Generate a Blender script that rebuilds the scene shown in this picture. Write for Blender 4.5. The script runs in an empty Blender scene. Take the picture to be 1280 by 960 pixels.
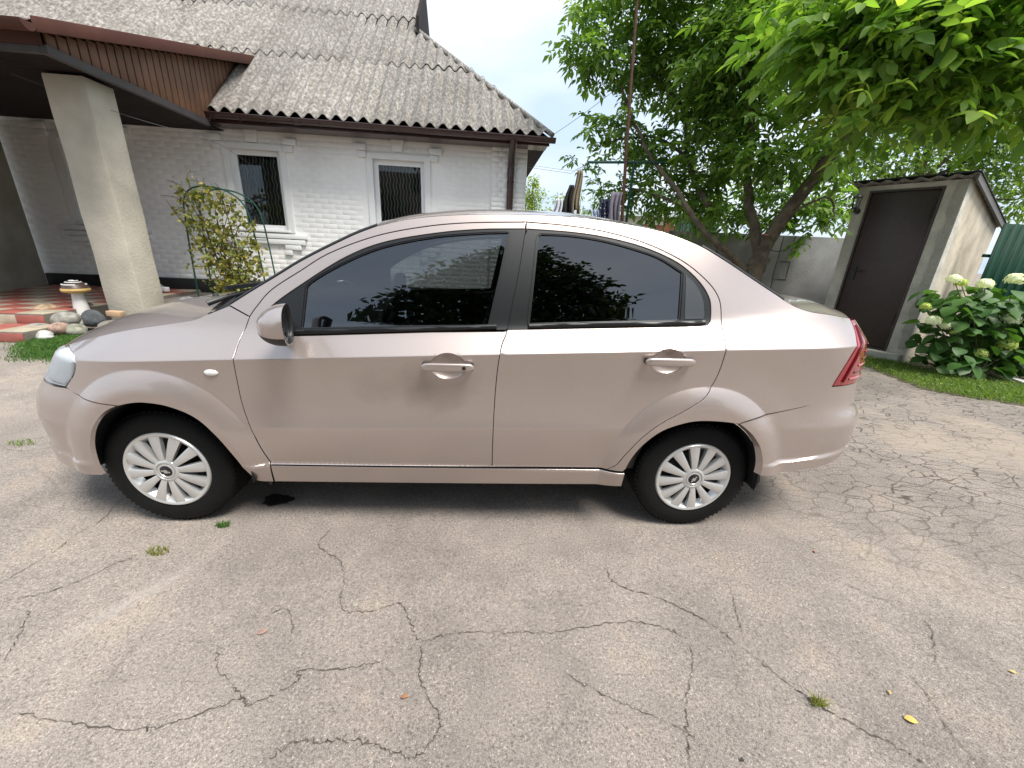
import bpy, bmesh, math, random
import numpy as np
from mathutils import Vector, Matrix
from mathutils.geometry import delaunay_2d_cdt
random.seed(7); rng = np.random.default_rng(7)
scene = bpy.context.scene
col = scene.collection

# ------------------------------------------------------------------ camera
cam_data = bpy.data.cameras.new('camera')
cam_data.sensor_width = 36.0
cam_data.lens = 490.5 / 1280 * 36.0          # ultra-wide phone lens
cam_data.clip_start = 0.05; cam_data.clip_end = 600
cam = bpy.data.objects.new('camera', cam_data); col.objects.link(cam)
_p, _r = math.radians(19.1), math.radians(2.8)
_F = Vector((0, math.cos(_p), -math.sin(_p))); _U = Vector((0, math.sin(_p), math.cos(_p))); _R = Vector((1, 0, 0))
_R2 = math.cos(_r) * _R + math.sin(_r) * _U; _U2 = -math.sin(_r) * _R + math.cos(_r) * _U
cam.matrix_world = Matrix(((_R2.x, _U2.x, -_F.x, 0), (_R2.y, _U2.y, -_F.y, 0), (_R2.z, _U2.z, -_F.z, 1.32), (0, 0, 0, 1)))
scene.camera = cam
cy_ = scene.cycles; cy_.max_bounces = 7; cy_.diffuse_bounces = 3; cy_.glossy_bounces = 4; cy_.transmission_bounces = 3; cy_.transparent_max_bounces = 10; cy_.caustics_reflective = False; cy_.caustics_refractive = False

# ------------------------------------------------------------------ world: hazy bright overcast
SUN_ELEV, SUN_AZ = math.radians(63), math.radians(132)   # azimuth clockwise from +Y
world = bpy.data.worlds.new('World'); scene.world = world; world.use_nodes = True
nt = world.node_tree; nt.nodes.clear()
def _n(t, **k):
    n = nt.nodes.new(t)
    for a, b in k.items(): setattr(n, a, b)
    return n
_out = _n('ShaderNodeOutputWorld'); _bg = _n('ShaderNodeBackground'); _bg2 = _n('ShaderNodeBackground')
_sky = _n('ShaderNodeTexSky', sky_type='NISHITA', sun_disc=False, sun_elevation=SUN_ELEV, sun_rotation=SUN_AZ)
_sky.air_density = 1.2; _sky.dust_density = 2.5
_bg.inputs['Strength'].default_value = 0.15
nt.links.new(_sky.outputs[0], _bg.inputs['Color'])
_tc = _n('ShaderNodeTexCoord'); _sep = _n('ShaderNodeSeparateXYZ'); nt.links.new(_tc.outputs['Generated'], _sep.inputs[0])
_add = _n('ShaderNodeMath', operation='ADD'); _add.inputs[1].default_value = 0.22
_abs = _n('ShaderNodeMath', operation='ABSOLUTE'); nt.links.new(_sep.outputs['Z'], _abs.inputs[0]); nt.links.new(_abs.outputs[0], _add.inputs[0])
_dv = _n('ShaderNodeVectorMath', operation='DIVIDE'); _cmb = _n('ShaderNodeCombineXYZ')
for i in range(3): nt.links.new(_add.outputs[0], _cmb.inputs[i])
nt.links.new(_tc.outputs['Generated'], _dv.inputs[0]); nt.links.new(_cmb.outputs[0], _dv.inputs[1])
_no = _n('ShaderNodeTexNoise'); _no.inputs['Scale'].default_value = 1.25; _no.inputs['Detail'].default_value = 4; _no.inputs['Roughness'].default_value = 0.52
_no.inputs['Distortion'].default_value = 0.35
nt.links.new(_dv.outputs[0], _no.inputs['Vector'])
_ramp = _n('ShaderNodeValToRGB'); _ramp.color_ramp.elements[0].position = 0.36; _ramp.color_ramp.elements[1].position = 0.70
_ramp.color_ramp.elements[0].color = (0.43, 0.53, 0.65, 1); _ramp.color_ramp.elements[1].color = (0.72, 0.75, 0.785, 1)
nt.links.new(_no.outputs['Fac'], _ramp.inputs[0]); nt.links.new(_ramp.outputs[0], _bg2.inputs['Color'])
_bg2.inputs['Strength'].default_value = 0.86
_mix = _n('ShaderNodeMixShader'); _mix.inputs[0].default_value = 0.86
nt.links.new(_bg.outputs[0], _mix.inputs[1]); nt.links.new(_bg2.outputs[0], _mix.inputs[2]); nt.links.new(_mix.outputs[0], _out.inputs[0])

# ------------------------------------------------------------------ sun (veiled) and exposure
sun_data = bpy.data.lights.new('sun', 'SUN'); sun_data.energy = 2.9; sun_data.angle = math.radians(24); sun_data.color = (1, .96, .9)
sun = bpy.data.objects.new('sun', sun_data); col.objects.link(sun)
_sd = Vector((math.sin(SUN_AZ) * math.cos(SUN_ELEV), math.cos(SUN_AZ) * math.cos(SUN_ELEV), math.sin(SUN_ELEV)))
sun.rotation_euler = (-_sd).to_track_quat('-Z', 'Y').to_euler(); sun.location = _sd * 40
vs = scene.view_settings
vs.view_transform = 'Standard'; vs.look = 'None'; vs.exposure = 0.98; vs.gamma = 1.0; vs.use_curve_mapping = False

# ------------------------------------------------------------------ helpers
def tag(o, label=None, cat=None, group=None, kind=None):
    if label: o['label'] = label
    if cat: o['category'] = cat
    if group: o['group'] = group
    if kind: o['kind'] = kind
    return o
def empty(name, loc=(0, 0, 0), rz=0.0, parent=None):
    o = bpy.data.objects.new(name, None); col.objects.link(o)
    o.empty_display_size = .1
    o.location = loc; o.rotation_euler = (0, 0, rz)
    if parent: o.parent = parent
    return o
def link(name, me, mat=None, parent=None, loc=None, rot=None, scale=None):
    o = bpy.data.objects.new(name, me); col.objects.link(o)
    if mat is not None and len(me.materials) == 0: me.materials.append(mat)
    if parent: o.parent = parent
    if loc is not None: o.location = loc
    if rot is not None: o.rotation_euler = rot
    if scale is not None: o.scale = scale
    return o
def np_mesh(name, V, Fc, smooth=False):
    """V (n,3), Fc (m,3|4) int arrays"""
    V = np.asarray(V, np.float32); Fc = np.asarray(Fc, np.int32)
    me = bpy.data.meshes.new(name); k = Fc.shape[1]
    me.vertices.add(len(V)); me.vertices.foreach_set('co', V.ravel())
    me.loops.add(Fc.size); me.loops.foreach_set('vertex_index', Fc.ravel())
    me.polygons.add(len(Fc)); me.polygons.foreach_set('loop_start', np.arange(0, Fc.size, k, dtype=np.int32))
    me.polygons.foreach_set('loop_total', np.full(len(Fc), k, np.int32))
    if smooth: me.polygons.foreach_set('use_smooth', np.ones(len(Fc), bool))
    me.update(calc_edges=True); me.validate()
    return me
class MB:
    """collects simple solids and links them as one mesh object"""
    def __init__(s): s.v = []; s.f = []; s.sm = []
    def add(s, V, Fs, smooth=False):
        b = len(s.v); s.v += [tuple(p) for p in V]; s.f += [tuple(b + i for i in q) for q in Fs]; s.sm += [smooth] * len(Fs); return s
    def box(s, a, b, M=None):
        x0, y0, z0 = a; x1, y1, z1 = b
        V = [Vector(p) for p in ((x0, y0, z0), (x1, y0, z0), (x1, y1, z0), (x0, y1, z0), (x0, y0, z1), (x1, y0, z1), (x1, y1, z1), (x0, y1, z1))]
        if M is not None: V = [M @ p for p in V]
        return s.add(V, [(0, 3, 2, 1), (4, 5, 6, 7), (0, 1, 5, 4), (1, 2, 6, 5), (2, 3, 7, 6), (3, 0, 4, 7)])
    def tube(s, pts, rad, n=8, cap=True, jitter=0):
        pts = [Vector(p) for p in pts]; rad = rad if hasattr(rad, '__len__') else [rad] * len(pts)
        rings = []; up = None
        for i, p in enumerate(pts):
            d = (pts[min(i + 1, len(pts) - 1)] - pts[max(i - 1, 0)]).normalized()
            if up is None: up = d.orthogonal().normalized()
            a = (up - d * up.dot(d)).normalized(); up = a; b = d.cross(a)
            rings.append([p + (a * math.cos(2 * math.pi * k / n) + b * math.sin(2 * math.pi * k / n)) * rad[i] * (1 + (random.uniform(-jitter, jitter) if jitter else 0)) for k in range(n)])
        V = [q for r in rings for q in r]; F = []
        for i in range(len(pts) - 1):
            for k in range(n): F.append((i * n + k, i * n + (k + 1) % n, (i + 1) * n + (k + 1) % n, (i + 1) * n + k))
        if cap: F.append(tuple(range(n - 1, -1, -1))); F.append(tuple((len(pts) - 1) * n + k for k in range(n)))
        return s.add(V, F, True)
    def prism(s, poly, axis_vec, smooth=False):
        n = len(poly); P = [Vector(p) for p in poly]; A = Vector(axis_vec)
        V = P + [p + A for p in P]
        F = [tuple(range(n - 1, -1, -1)), tuple(range(n, 2 * n))] + [(k, (k + 1) % n, n + (k + 1) % n, n + k) for k in range(n)]
        return s.add(V, F, smooth)
    def lathe(s, prof, n=24, M=None, smooth=True):
        """prof: (r,h) pairs about local Z"""
        V = []; F = []
        for r, h in prof:
            for k in range(n):
                a = 2 * math.pi * k / n; p = Vector((r * math.cos(a), r * math.sin(a), h)); V.append(M @ p if M is not None else p)
        for i in range(len(prof) - 1):
            for k in range(n): F.append((i * n + k, i * n + (k + 1) % n, (i + 1) * n + (k + 1) % n, (i + 1) * n + k))
        return s.add(V, F, smooth)
    def build(s, name, mat, parent=None, loc=None, rot=None, bevel=0, weld=False):
        me = bpy.data.meshes.new(name); me.from_pydata(s.v, [], s.f); me.update()
        me.polygons.foreach_set('use_smooth', np.array(s.sm, bool))
        bm = bmesh.new(); bm.from_mesh(me)
        if weld: bmesh.ops.remove_doubles(bm, verts=bm.verts, dist=1e-5)
        bmesh.ops.recalc_face_normals(bm, faces=bm.faces)
        if bevel: bmesh.ops.bevel(bm, geom=[e for e in bm.edges if e.calc_face_angle(0) > .5], offset=bevel, segments=2, affect='EDGES', profile=.5)
        bm.to_mesh(me); bm.free()
        try: me.set_sharp_from_angle(angle=math.radians(45))
        except Exception: pass
        return link(name, me, mat, parent, loc, rot)
def crom(pts, per=6):
    """Catmull-Rom through an open list of 2D/3D points"""
    P = np.array(pts, float)
    if len(P) < 3: 
        t = np.linspace(0, 1, per + 1)[:, None]; return P[0] * (1 - t) + P[1] * t
    Q = np.vstack([2 * P[0] - P[1], P, 2 * P[-1] - P[-2]]); out = []
    for i in range(1, len(Q) - 2):
        t = np.linspace(0, 1, per, endpoint=False)[:, None]
        a, b, c, d = Q[i - 1], Q[i], Q[i + 1], Q[i + 2]
        out.append(.5 * ((2 * b) + (c - a) * t + (2 * a - 5 * b + 4 * c - d) * t ** 2 + (-a + 3 * b - 3 * c + d) * t ** 3))
    out.append(P[-1:]); return np.vstack(out)

# ------------------------------------------------------------------ materials
def mat_new(name):
    m = bpy.data.materials.new(name); m.use_nodes = True; n = m.node_tree
    return m, n, n.nodes['Principled BSDF']
def nodes(n, t, **k):
    q = n.nodes.new(t)
    for a, b in k.items():
        if a.startswith('i_'): q.inputs[a[2:].replace('_', ' ')].default_value = b
        else: setattr(q, a, b)
    return q
def simple(name, rgb, rough=.6, metal=0, var=.12, scale=6, bump=.0, bscale=60, coat=0, spec=.5, detail=3):
    """principled with object-space mottling and optional fine relief"""
    m, n, b = mat_new(name)
    tc = nodes(n, 'ShaderNodeTexCoord'); no = nodes(n, 'ShaderNodeTexNoise'); no.inputs['Scale'].default_value = scale; no.inputs['Detail'].default_value = detail
    n.links.new(tc.outputs['Object'], no.inputs['Vector'])
    mx = nodes(n, 'ShaderNodeMixRGB'); mx.inputs[1].default_value = (*[c * (1 - var) for c in rgb], 1); mx.inputs[2].default_value = (*[min(1, c * (1 + var)) for c in rgb], 1)
    rp = nodes(n, 'ShaderNodeValToRGB'); rp.color_ramp.elements[0].position = .3; rp.color_ramp.elements[1].position = .7
    n.links.new(no.outputs['Fac'], rp.inputs[0]); n.links.new(rp.outputs[0], mx.inputs[0]); n.links.new(mx.outputs[0], b.inputs['Base Color'])
    b.inputs['Roughness'].default_value = rough; b.inputs['Metallic'].default_value = metal; b.inputs['Coat Weight'].default_value = coat
    b.inputs['Specular IOR Level'].default_value = spec
    if bump:
        n2 = nodes(n, 'ShaderNodeTexNoise'); n2.inputs['Scale'].default_value = bscale; n2.inputs['Detail'].default_value = 3
        n.links.new(tc.outputs['Object'], n2.inputs['Vector']); bp = nodes(n, 'ShaderNodeBump'); bp.inputs['Strength'].default_value = bump; bp.inputs['Distance'].default_value = .01
        n.links.new(n2.outputs['Fac'], bp.inputs['Height']); n.links.new(bp.outputs[0], b.inputs['Normal'])
    return m
M = {}
M['white_paint'] = simple('white_paint', (.86, .86, .835), .75, var=.07, scale=1.1, bump=.35, bscale=45)
M['white_trim'] = simple('white_trim', (.80, .81, .80), .45, var=.03, scale=4, bump=.05)
M['pvc'] = simple('white_pvc', (.82, .83, .84), .3, var=.02)
M['bitumen'] = simple('black_plinth', (.018, .017, .017), .55, var=.3, scale=9, bump=.4, bscale=30)
M['brown_metal'] = simple('dark_brown_metal', (.040, .018, .016), .32, var=.12, scale=5, coat=.3)
M['brown_roof'] = simple('red_brown_metal', (.075, .028, .018), .6, var=.2, scale=3, spec=.3)
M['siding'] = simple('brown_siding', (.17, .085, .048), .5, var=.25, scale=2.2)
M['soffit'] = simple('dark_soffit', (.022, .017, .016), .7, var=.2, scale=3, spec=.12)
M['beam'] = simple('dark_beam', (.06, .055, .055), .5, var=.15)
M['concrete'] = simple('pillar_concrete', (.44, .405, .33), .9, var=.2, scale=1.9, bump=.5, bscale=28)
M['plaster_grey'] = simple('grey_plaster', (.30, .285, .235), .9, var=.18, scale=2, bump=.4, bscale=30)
M['shed_wall'] = simple('shed_plaster', (.50, .475, .42), .92, var=.22, scale=4, bump=.8, bscale=24)
M['shed_side'] = simple('shed_side_plaster', (.50, .44, .34), .9, var=.25, scale=3, bump=.5, bscale=20)
M['wall_conc'] = simple('wall_concrete', (.24, .24, .235), .9, var=.22, scale=2.4, bump=.6, bscale=40)
M['door_brown'] = simple('shed_door_brown', (.038, .024, .020), .42, var=.12, scale=18, bump=.15, bscale=160)
M['black_plastic'] = simple('black_plastic', (.012, .012, .013), .45, var=.1, scale=20, bump=.08, bscale=300)
M['trim_black'] = simple('trim_black', (.005, .0055, .006), .42, var=.08, scale=8)
M['rubber'] = simple('tyre_rubber', (.006, .006, .006), .75, var=.3, scale=9, bump=.15, bscale=90, spec=.22)
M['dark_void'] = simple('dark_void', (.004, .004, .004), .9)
M['iron_black'] = simple('black_iron', (.012, .012, .012), .5, bump=.2)
M['green_metal'] = simple('green_steel', (.003, .036, .019), .6, var=.12, scale=3, spec=.15)
M['green_paint'] = simple('green_paint', (.006, .055, .036), .5, var=.1)
M['rust_pole'] = simple('rusty_pole', (.10, .045, .03), .7, var=.3, scale=14, bump=.3)
M['bark'] = simple('bark', (.11, .085, .058), .95, var=.45, scale=9, bump=1.0, bscale=26)
M['stem'] = simple('stem', (.055, .06, .025), .8, var=.3, scale=12)
M['thorn_stem'] = simple('rose_stem', (.075, .055, .03), .8, var=.3, scale=12)
M['soil'] = simple('soil', (.11, .088, .065), 1, var=.4, scale=8, bump=1, bscale=40)
M['wire'] = simple('wire', (.10, .10, .10), .6)
M['chrome'] = simple('chrome', (.72, .73, .74), .12, metal=1, var=.02)
M['hub'] = simple('hubcap_silver', (.62, .62, .61), .3, metal=.55, var=.05, scale=8, coat=.3)
M['hub_dark'] = simple('hub_dark', (.025, .025, .027), .4, metal=.4)
M['seat'] = simple('seat_fabric', (.06, .058, .056), .9, var=.15, scale=20, bump=.2)
M['mirror_glass'] = simple('mirror_glass', (.5, .53, .55), .03, metal=1, var=0)
M['grey_plank'] = simple('weathered_plank', (.50, .48, .44), .8, var=.15, scale=8, bump=.3)
M['apron'] = simple('house_apron', (.20, .175, .15), .95, var=.2, scale=5, bump=.5, bscale=40)
for nm, c in (('tile_red', (.33, .10, .078)), ('tile_cream', (.40, .35, .26))):
    M[nm] = simple(nm, c, .5, var=.22, scale=7, bump=.12, bscale=30)
def mat_slate():
    m, n, b = mat_new('weathered_asbestos_slate')
    tc = nodes(n, 'ShaderNodeTexCoord')
    mpp = nodes(n, 'ShaderNodeMapping'); mpp.inputs['Scale'].default_value = (1, .42, .42); n.links.new(tc.outputs['Object'], mpp.inputs['Vector'])
    a = nodes(n, 'ShaderNodeTexNoise', i_Scale=26.0, i_Detail=4.0, i_Roughness=.72); n.links.new(mpp.outputs[0], a.inputs['Vector'])
    c = nodes(n, 'ShaderNodeTexNoise', i_Scale=1.3, i_Detail=4.0); n.links.new(tc.outputs['Object'], c.inputs['Vector'])
    r = nodes(n, 'ShaderNodeValToRGB'); e = r.color_ramp.elements
    e[0].position = .30; e[0].color = (.105, .095, .083, 1); e[1].position = .72; e[1].color = (.48, .455, .415, 1); q = e.new(.5); q.color = (.235, .216, .194, 1)
    n.links.new(a.outputs['Fac'], r.inputs[0])
    mx = nodes(n, 'ShaderNodeMixRGB', blend_type='MULTIPLY'); mx.inputs[0].default_value = .6
    r2 = nodes(n, 'ShaderNodeValToRGB'); r2.color_ramp.elements[0].position = .35; r2.color_ramp.elements[0].color = (.62, .60, .57, 1); r2.color_ramp.elements[1].position = .7
    n.links.new(c.outputs['Fac'], r2.inputs[0]); n.links.new(r.outputs[0], mx.inputs[1]); n.links.new(r2.outputs[0], mx.inputs[2])
    oi = nodes(n, 'ShaderNodeObjectInfo'); mr = nodes(n, 'ShaderNodeMapRange'); mr.inputs['To Min'].default_value = .86; mr.inputs['To Max'].default_value = 1.1
    n.links.new(oi.outputs['Random'], mr.inputs['Value'])
    m3 = nodes(n, 'ShaderNodeMixRGB', blend_type='MULTIPLY'); m3.inputs[0].default_value = 1; n.links.new(mx.outputs[0], m3.inputs[1]); n.links.new(mr.outputs[0], m3.inputs[2])
    n.links.new(m3.outputs[0], b.inputs['Base Color']); b.inputs['Roughness'].default_value = .95
    bp = nodes(n, 'ShaderNodeBump'); bp.inputs['Strength'].default_value = .5; bp.inputs['Distance'].default_value = .01
    n.links.new(a.outputs['Fac'], bp.inputs['Height']); n.links.new(bp.outputs[0], b.inputs['Normal'])
    return m
M['slate'] = mat_slate()

def mat_asphalt():
    m, n, b = mat_new('old_asphalt')
    L = n.links.new
    tc = nodes(n, 'ShaderNodeTexCoord'); sep = nodes(n, 'ShaderNodeSeparateXYZ'); L(tc.outputs['Object'], sep.inputs[0])
    def noise(s, d=6, r=.55, v=None, dist=0):
        q = nodes(n, 'ShaderNodeTexNoise'); q.inputs['Scale'].default_value = s; q.inputs['Detail'].default_value = d; q.inputs['Roughness'].default_value = r; q.inputs['Distortion'].default_value = dist
        L(v if v else tc.outputs['Object'], q.inputs['Vector']); return q
    def ramp(src, stops):
        r = nodes(n, 'ShaderNodeValToRGB'); e = r.color_ramp.elements
        e[0].position, e[0].color = stops[0][0], (*stops[0][1], 1); e[1].position, e[1].color = stops[-1][0], (*stops[-1][1], 1)
        for p, c in stops[1:-1]: k = e.new(p); k.color = (*c, 1)
        L(src, r.inputs[0]); return r
    def mul(a, bb, f=1.0, mode='MULTIPLY'):
        q = nodes(n, 'ShaderNodeMixRGB', blend_type=mode)
        if isinstance(f, float): q.inputs[0].default_value = f
        else: L(f, q.inputs[0])
        for i, s in ((1, a), (2, bb)):
            if isinstance(s, tuple): q.inputs[i].default_value = (*s, 1)
            else: L(s, q.inputs[i])
        return q.outputs[0]
    grain = noise(110, 2, .8); fine = noise(330, 0, .7); big = noise(.55, 4, .6); mid = noise(3.2, 4, .65)
    base = ramp(big.outputs['Fac'], [(.34, (.222, .190, .166)), (.52, (.270, .234, .204)), (.68, (.322, .278, .236))])
    dust = ramp(mid.outputs['Fac'], [(.32, (.80, .80, .81)), (.55, (1, 1, 1)), (.72, (1.18, 1.13, 1.06))])
    c = mul(base.outputs[0], dust.outputs[0])
    gr = ramp(grain.outputs['Fac'], [(.30, (.42, .41, .41)), (.47, (.93, .93, .93)), (.60, (1.05, 1.05, 1.05)), (.74, (1.75, 1.72, 1.66))]); c = mul(c, gr.outputs[0], .85)
    fr = ramp(fine.outputs['Fac'], [(.3, (.62, .62, .62)), (.7, (1.35, 1.35, 1.35))]); c = mul(c, fr.outputs[0], .7)
    # embedded light and dark stones
    vo = nodes(n, 'ShaderNodeTexVoronoi'); vo.inputs['Scale'].default_value = 95; L(tc.outputs['Object'], vo.inputs['Vector'])
    st = ramp(vo.outputs['Distance'], [(.10, (1, 1, 1)), (.24, (0, 0, 0))])
    pick = ramp(vo.outputs['Color'], [(.72, (0, 0, 0)), (.80, (1, 1, 1))])
    f1 = mul(st.outputs[0], pick.outputs[0]); c = mul(c, (.50, .46, .41), f1, 'MIX')
    # crazing: alligator cracks, dense towards the right-hand side of the yard
    wv = noise(2.4, 3, .6)
    off = nodes(n, 'ShaderNodeVectorMath', operation='SCALE'); off.inputs['Scale'].default_value = .20; L(wv.outputs['Color'], off.inputs[0])
    ad = nodes(n, 'ShaderNodeVectorMath', operation='ADD'); L(tc.outputs['Object'], ad.inputs[0]); L(off.outputs[0], ad.inputs[1])
    mp = nodes(n, 'ShaderNodeMapping'); mp.inputs['Rotation'].default_value = (0, 0, math.radians(28)); mp.inputs['Scale'].default_value = (.62, 1.5, 1); L(ad.outputs[0], mp.inputs['Vector'])
    def cracks(scale, w0, w1):
        v = nodes(n, 'ShaderNodeTexVoronoi', feature='DISTANCE_TO_EDGE'); v.inputs['Scale'].default_value = scale; L(mp.outputs[0], v.inputs['Vector'])
        return ramp(v.outputs['Distance'], [(w0, (1, 1, 1)), (w1, (0, 0, 0))]).outputs[0]
    cA = cracks(9.5, .008, .050); cB = cracks(1.55, .002, .009)
    # masks
    gx = nodes(n, 'ShaderNodeMapRange'); gx.inputs['From Min'].default_value = 1.0; gx.inputs['From Max'].default_value = 2.3; L(sep.outputs['X'], gx.inputs['Value'])
    gy = nodes(n, 'ShaderNodeMapRange'); gy.inputs['From Min'].default_value = 1.1; gy.inputs['From Max'].default_value = 2.1; L(sep.outputs['Y'], gy.inputs['Value'])
    zone = mul(gx.outputs[0], gy.outputs[0])
    pn = noise(1.0, 2)
    patch = ramp(pn.outputs['Fac'], [(.44, (0, 0, 0)), (.62, (1, 1, 1))]).outputs[0]
    zA = mul(zone, ramp(pn.outputs['Fac'], [(.28, (.25, .25, .25)), (.50, (1, 1, 1))]).outputs[0])
    mA = mul(cA, zA); mB = mul(cB, patch)
    c = mul(c, (.062, .049, .038), mul(mA, (.92, .92, .92)), 'MIX')
    c = mul(c, (.095, .082, .070), mul(mB, (.34, .34, .34)), 'MIX')
    # worn sandy wheel tracks on the right
    track = ramp(big.outputs['Fac'], [(.50, (0, 0, 0)), (.64, (1, 1, 1))]).outputs[0]
    c = mul(c, (.33, .265, .205), mul(mul(track, zone), (.55, .55, .55)), 'MIX')
    sv = nodes(n, 'ShaderNodeVectorMath', operation='SUBTRACT'); sv.inputs[1].default_value = (-1.385, 1.125, 0); L(tc.outputs['Object'], sv.inputs[0])
    sr = nodes(n, 'ShaderNodeVectorRotate', rotation_type='Z_AXIS'); sr.inputs['Angle'].default_value = math.radians(-62); L(sv.outputs[0], sr.inputs['Vector'])
    ss = nodes(n, 'ShaderNodeVectorMath', operation='MULTIPLY'); ss.inputs[1].default_value = (3.6, 22.0, 0); L(sr.outputs[0], ss.inputs[0])
    sl = nodes(n, 'ShaderNodeVectorMath', operation='LENGTH'); L(ss.outputs[0], sl.inputs[0])
    sm = nodes(n, 'ShaderNodeMath', operation='MULTIPLY_ADD'); sm.inputs[1].default_value = .9; L(mid.outputs['Fac'], sm.inputs[0]); L(sl.outputs['Value'], sm.inputs[2])
    sq = nodes(n, 'ShaderNodeMapRange'); sq.inputs['From Min'].default_value = 1.45; sq.inputs['From Max'].default_value = .45; sq.inputs['To Max'].default_value = .42; L(sm.outputs[0], sq.inputs['Value'])
    c = mul(c, (.42, .385, .345), sq.outputs[0], 'MIX')
    L(c, b.inputs['Base Color']); b.inputs['Roughness'].default_value = .93; b.inputs['Specular IOR Level'].default_value = .3
    h = mul(mA, mB, 1.0, 'ADD')
    inv = nodes(n, 'ShaderNodeMath', operation='MULTIPLY_ADD'); inv.inputs[1].default_value = -.9; L(h, inv.inputs[0]); L(grain.outputs['Fac'], inv.inputs[2])
    bp = nodes(n, 'ShaderNodeBump'); bp.inputs['Strength'].default_value = .75; bp.inputs['Distance'].default_value = .006; L(grain.outputs['Fac'], bp.inputs['Height']); L(bp.outputs[0], b.inputs['Normal'])
    return m
M['asphalt'] = mat_asphalt()
M['crack'] = simple('crack_dirt', (.072, .060, .048), 1, var=.5, scale=16)
M['oil'] = simple('oil_stain', (.016, .015, .015), .35, var=.3, scale=20)

def mat_leaf(name, c1, c2, trans=.35, rough=.55, ctr=None):
    m, n, b = mat_new(name); L = n.links.new
    at = nodes(n, 'ShaderNodeAttribute', attribute_name='tint'); oi = nodes(n, 'ShaderNodeObjectInfo')
    ad = nodes(n, 'ShaderNodeMath', operation='ADD'); L(at.outputs['Fac'], ad.inputs[0]); L(oi.outputs['Random'], ad.inputs[1])
    fr = nodes(n, 'ShaderNodeMath', operation='FRACT'); L(ad.outputs[0], fr.inputs[0])
    r = nodes(n, 'ShaderNodeValToRGB'); r.color_ramp.elements[0].color = (*c1, 1); r.color_ramp.elements[1].color = (*c2, 1)
    if ctr: k = r.color_ramp.elements.new(.5); k.color = (*ctr, 1)
    L(fr.outputs[0], r.inputs[0]); L(r.outputs[0], b.inputs['Base Color']); b.inputs['Roughness'].default_value = rough
    tl = nodes(n, 'ShaderNodeBsdfTranslucent'); hs = nodes(n, 'ShaderNodeMixRGB', blend_type='MULTIPLY'); hs.inputs[0].default_value = 1; hs.inputs[2].default_value = (1.9, 2.0, .9, 1)
    L(r.outputs[0], hs.inputs[1]); L(hs.outputs[0], tl.inputs['Color'])
    mx = nodes(n, 'ShaderNodeMixShader'); mx.inputs[0].default_value = trans; L(b.outputs[0], mx.inputs[1]); L(tl.outputs[0], mx.inputs[2])
    L(mx.outputs[0], n.nodes['Material Output'].inputs['Surface']); return m
M['walnut_leaf'] = mat_leaf('walnut_leaf', (.075, .155, .028), (.20, .30, .058), .46, ctr=(.12, .215, .040))
M['walnut_mid'] = mat_leaf('walnut_mid_leaf', (.085, .175, .028), (.24, .35, .065), .48, ctr=(.135, .24, .040))
M['walnut_young'] = mat_leaf('walnut_young_leaf', (.12, .23, .034), (.36, .44, .09), .52, ctr=(.19, .31, .05))
M['far_leaf'] = mat_leaf('far_leaf', (.085, .17, .03), (.20, .29, .06), .42)
M['yellow_leaf'] = mat_leaf('yellow_green_leaf', (.16, .25, .04), (.30, .36, .07), .4)
M['rose_leaf'] = mat_leaf('rose_leaf', (.10, .15, .03), (.36, .30, .08), .35, ctr=(.20, .22, .05))
M['rose_dry'] = mat_leaf('rose_dry_leaf', (.22, .11, .035), (.36, .25, .09), .3)
M['hyd_leaf'] = mat_leaf('hydrangea_leaf', (.042, .110, .022), (.085, .18, .04), .3, .5)
M['petal_white'] = mat_leaf('petal_white', (.80, .82, .72), (.86, .87, .80), .25, .6)
M['petal_green'] = mat_leaf('petal_green', (.42, .52, .12), (.58, .62, .22), .3, .6)
M['grass'] = mat_leaf('grass_blade', (.075, .15, .022), (.21, .29, .055), .35, .6)
M['moss'] = mat_leaf('moss_blade', (.03, .095, .012), (.09, .19, .025), .25, .7)
M['dark_leaf'] = mat_leaf('dark_leaf', (.018, .04, .012), (.04, .075, .02), .2)

def mat_glass(name, tint, ior=1.52, rough=0.0):
    m, n, b = mat_new(name); L = n.links.new
    tr = nodes(n, 'ShaderNodeBsdfTransparent'); tr.inputs[0].default_value = (*tint, 1)
    gl = nodes(n, 'ShaderNodeBsdfGlossy'); gl.inputs['Roughness'].default_value = rough; gl.inputs[0].default_value = (.92, .95, 1, 1)
    fr = nodes(n, 'ShaderNodeFresnel'); fr.inputs[0].default_value = ior
    mx = nodes(n, 'ShaderNodeMixShader'); L(fr.outputs[0], mx.inputs[0]); L(tr.outputs[0], mx.inputs[1]); L(gl.outputs[0], mx.inputs[2])
    L(mx.outputs[0], n.nodes['Material Output'].inputs['Surface']); return m
M['glass_front'] = mat_glass('tinted_side_glass', (.30, .32, .32), 1.95)
M['glass_rear'] = mat_glass('dark_rear_glass', (.02, .02, .02), 1.95)
M['glass_wind'] = mat_glass('windscreen_glass', (.45, .48, .47), 1.6)
M['glass_house'] = mat_glass('house_glass', (.80, .82, .81), 1.42)
M['glass_lamp'] = mat_glass('lamp_lens', (.97, .98, .99), 1.38, .02)
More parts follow.
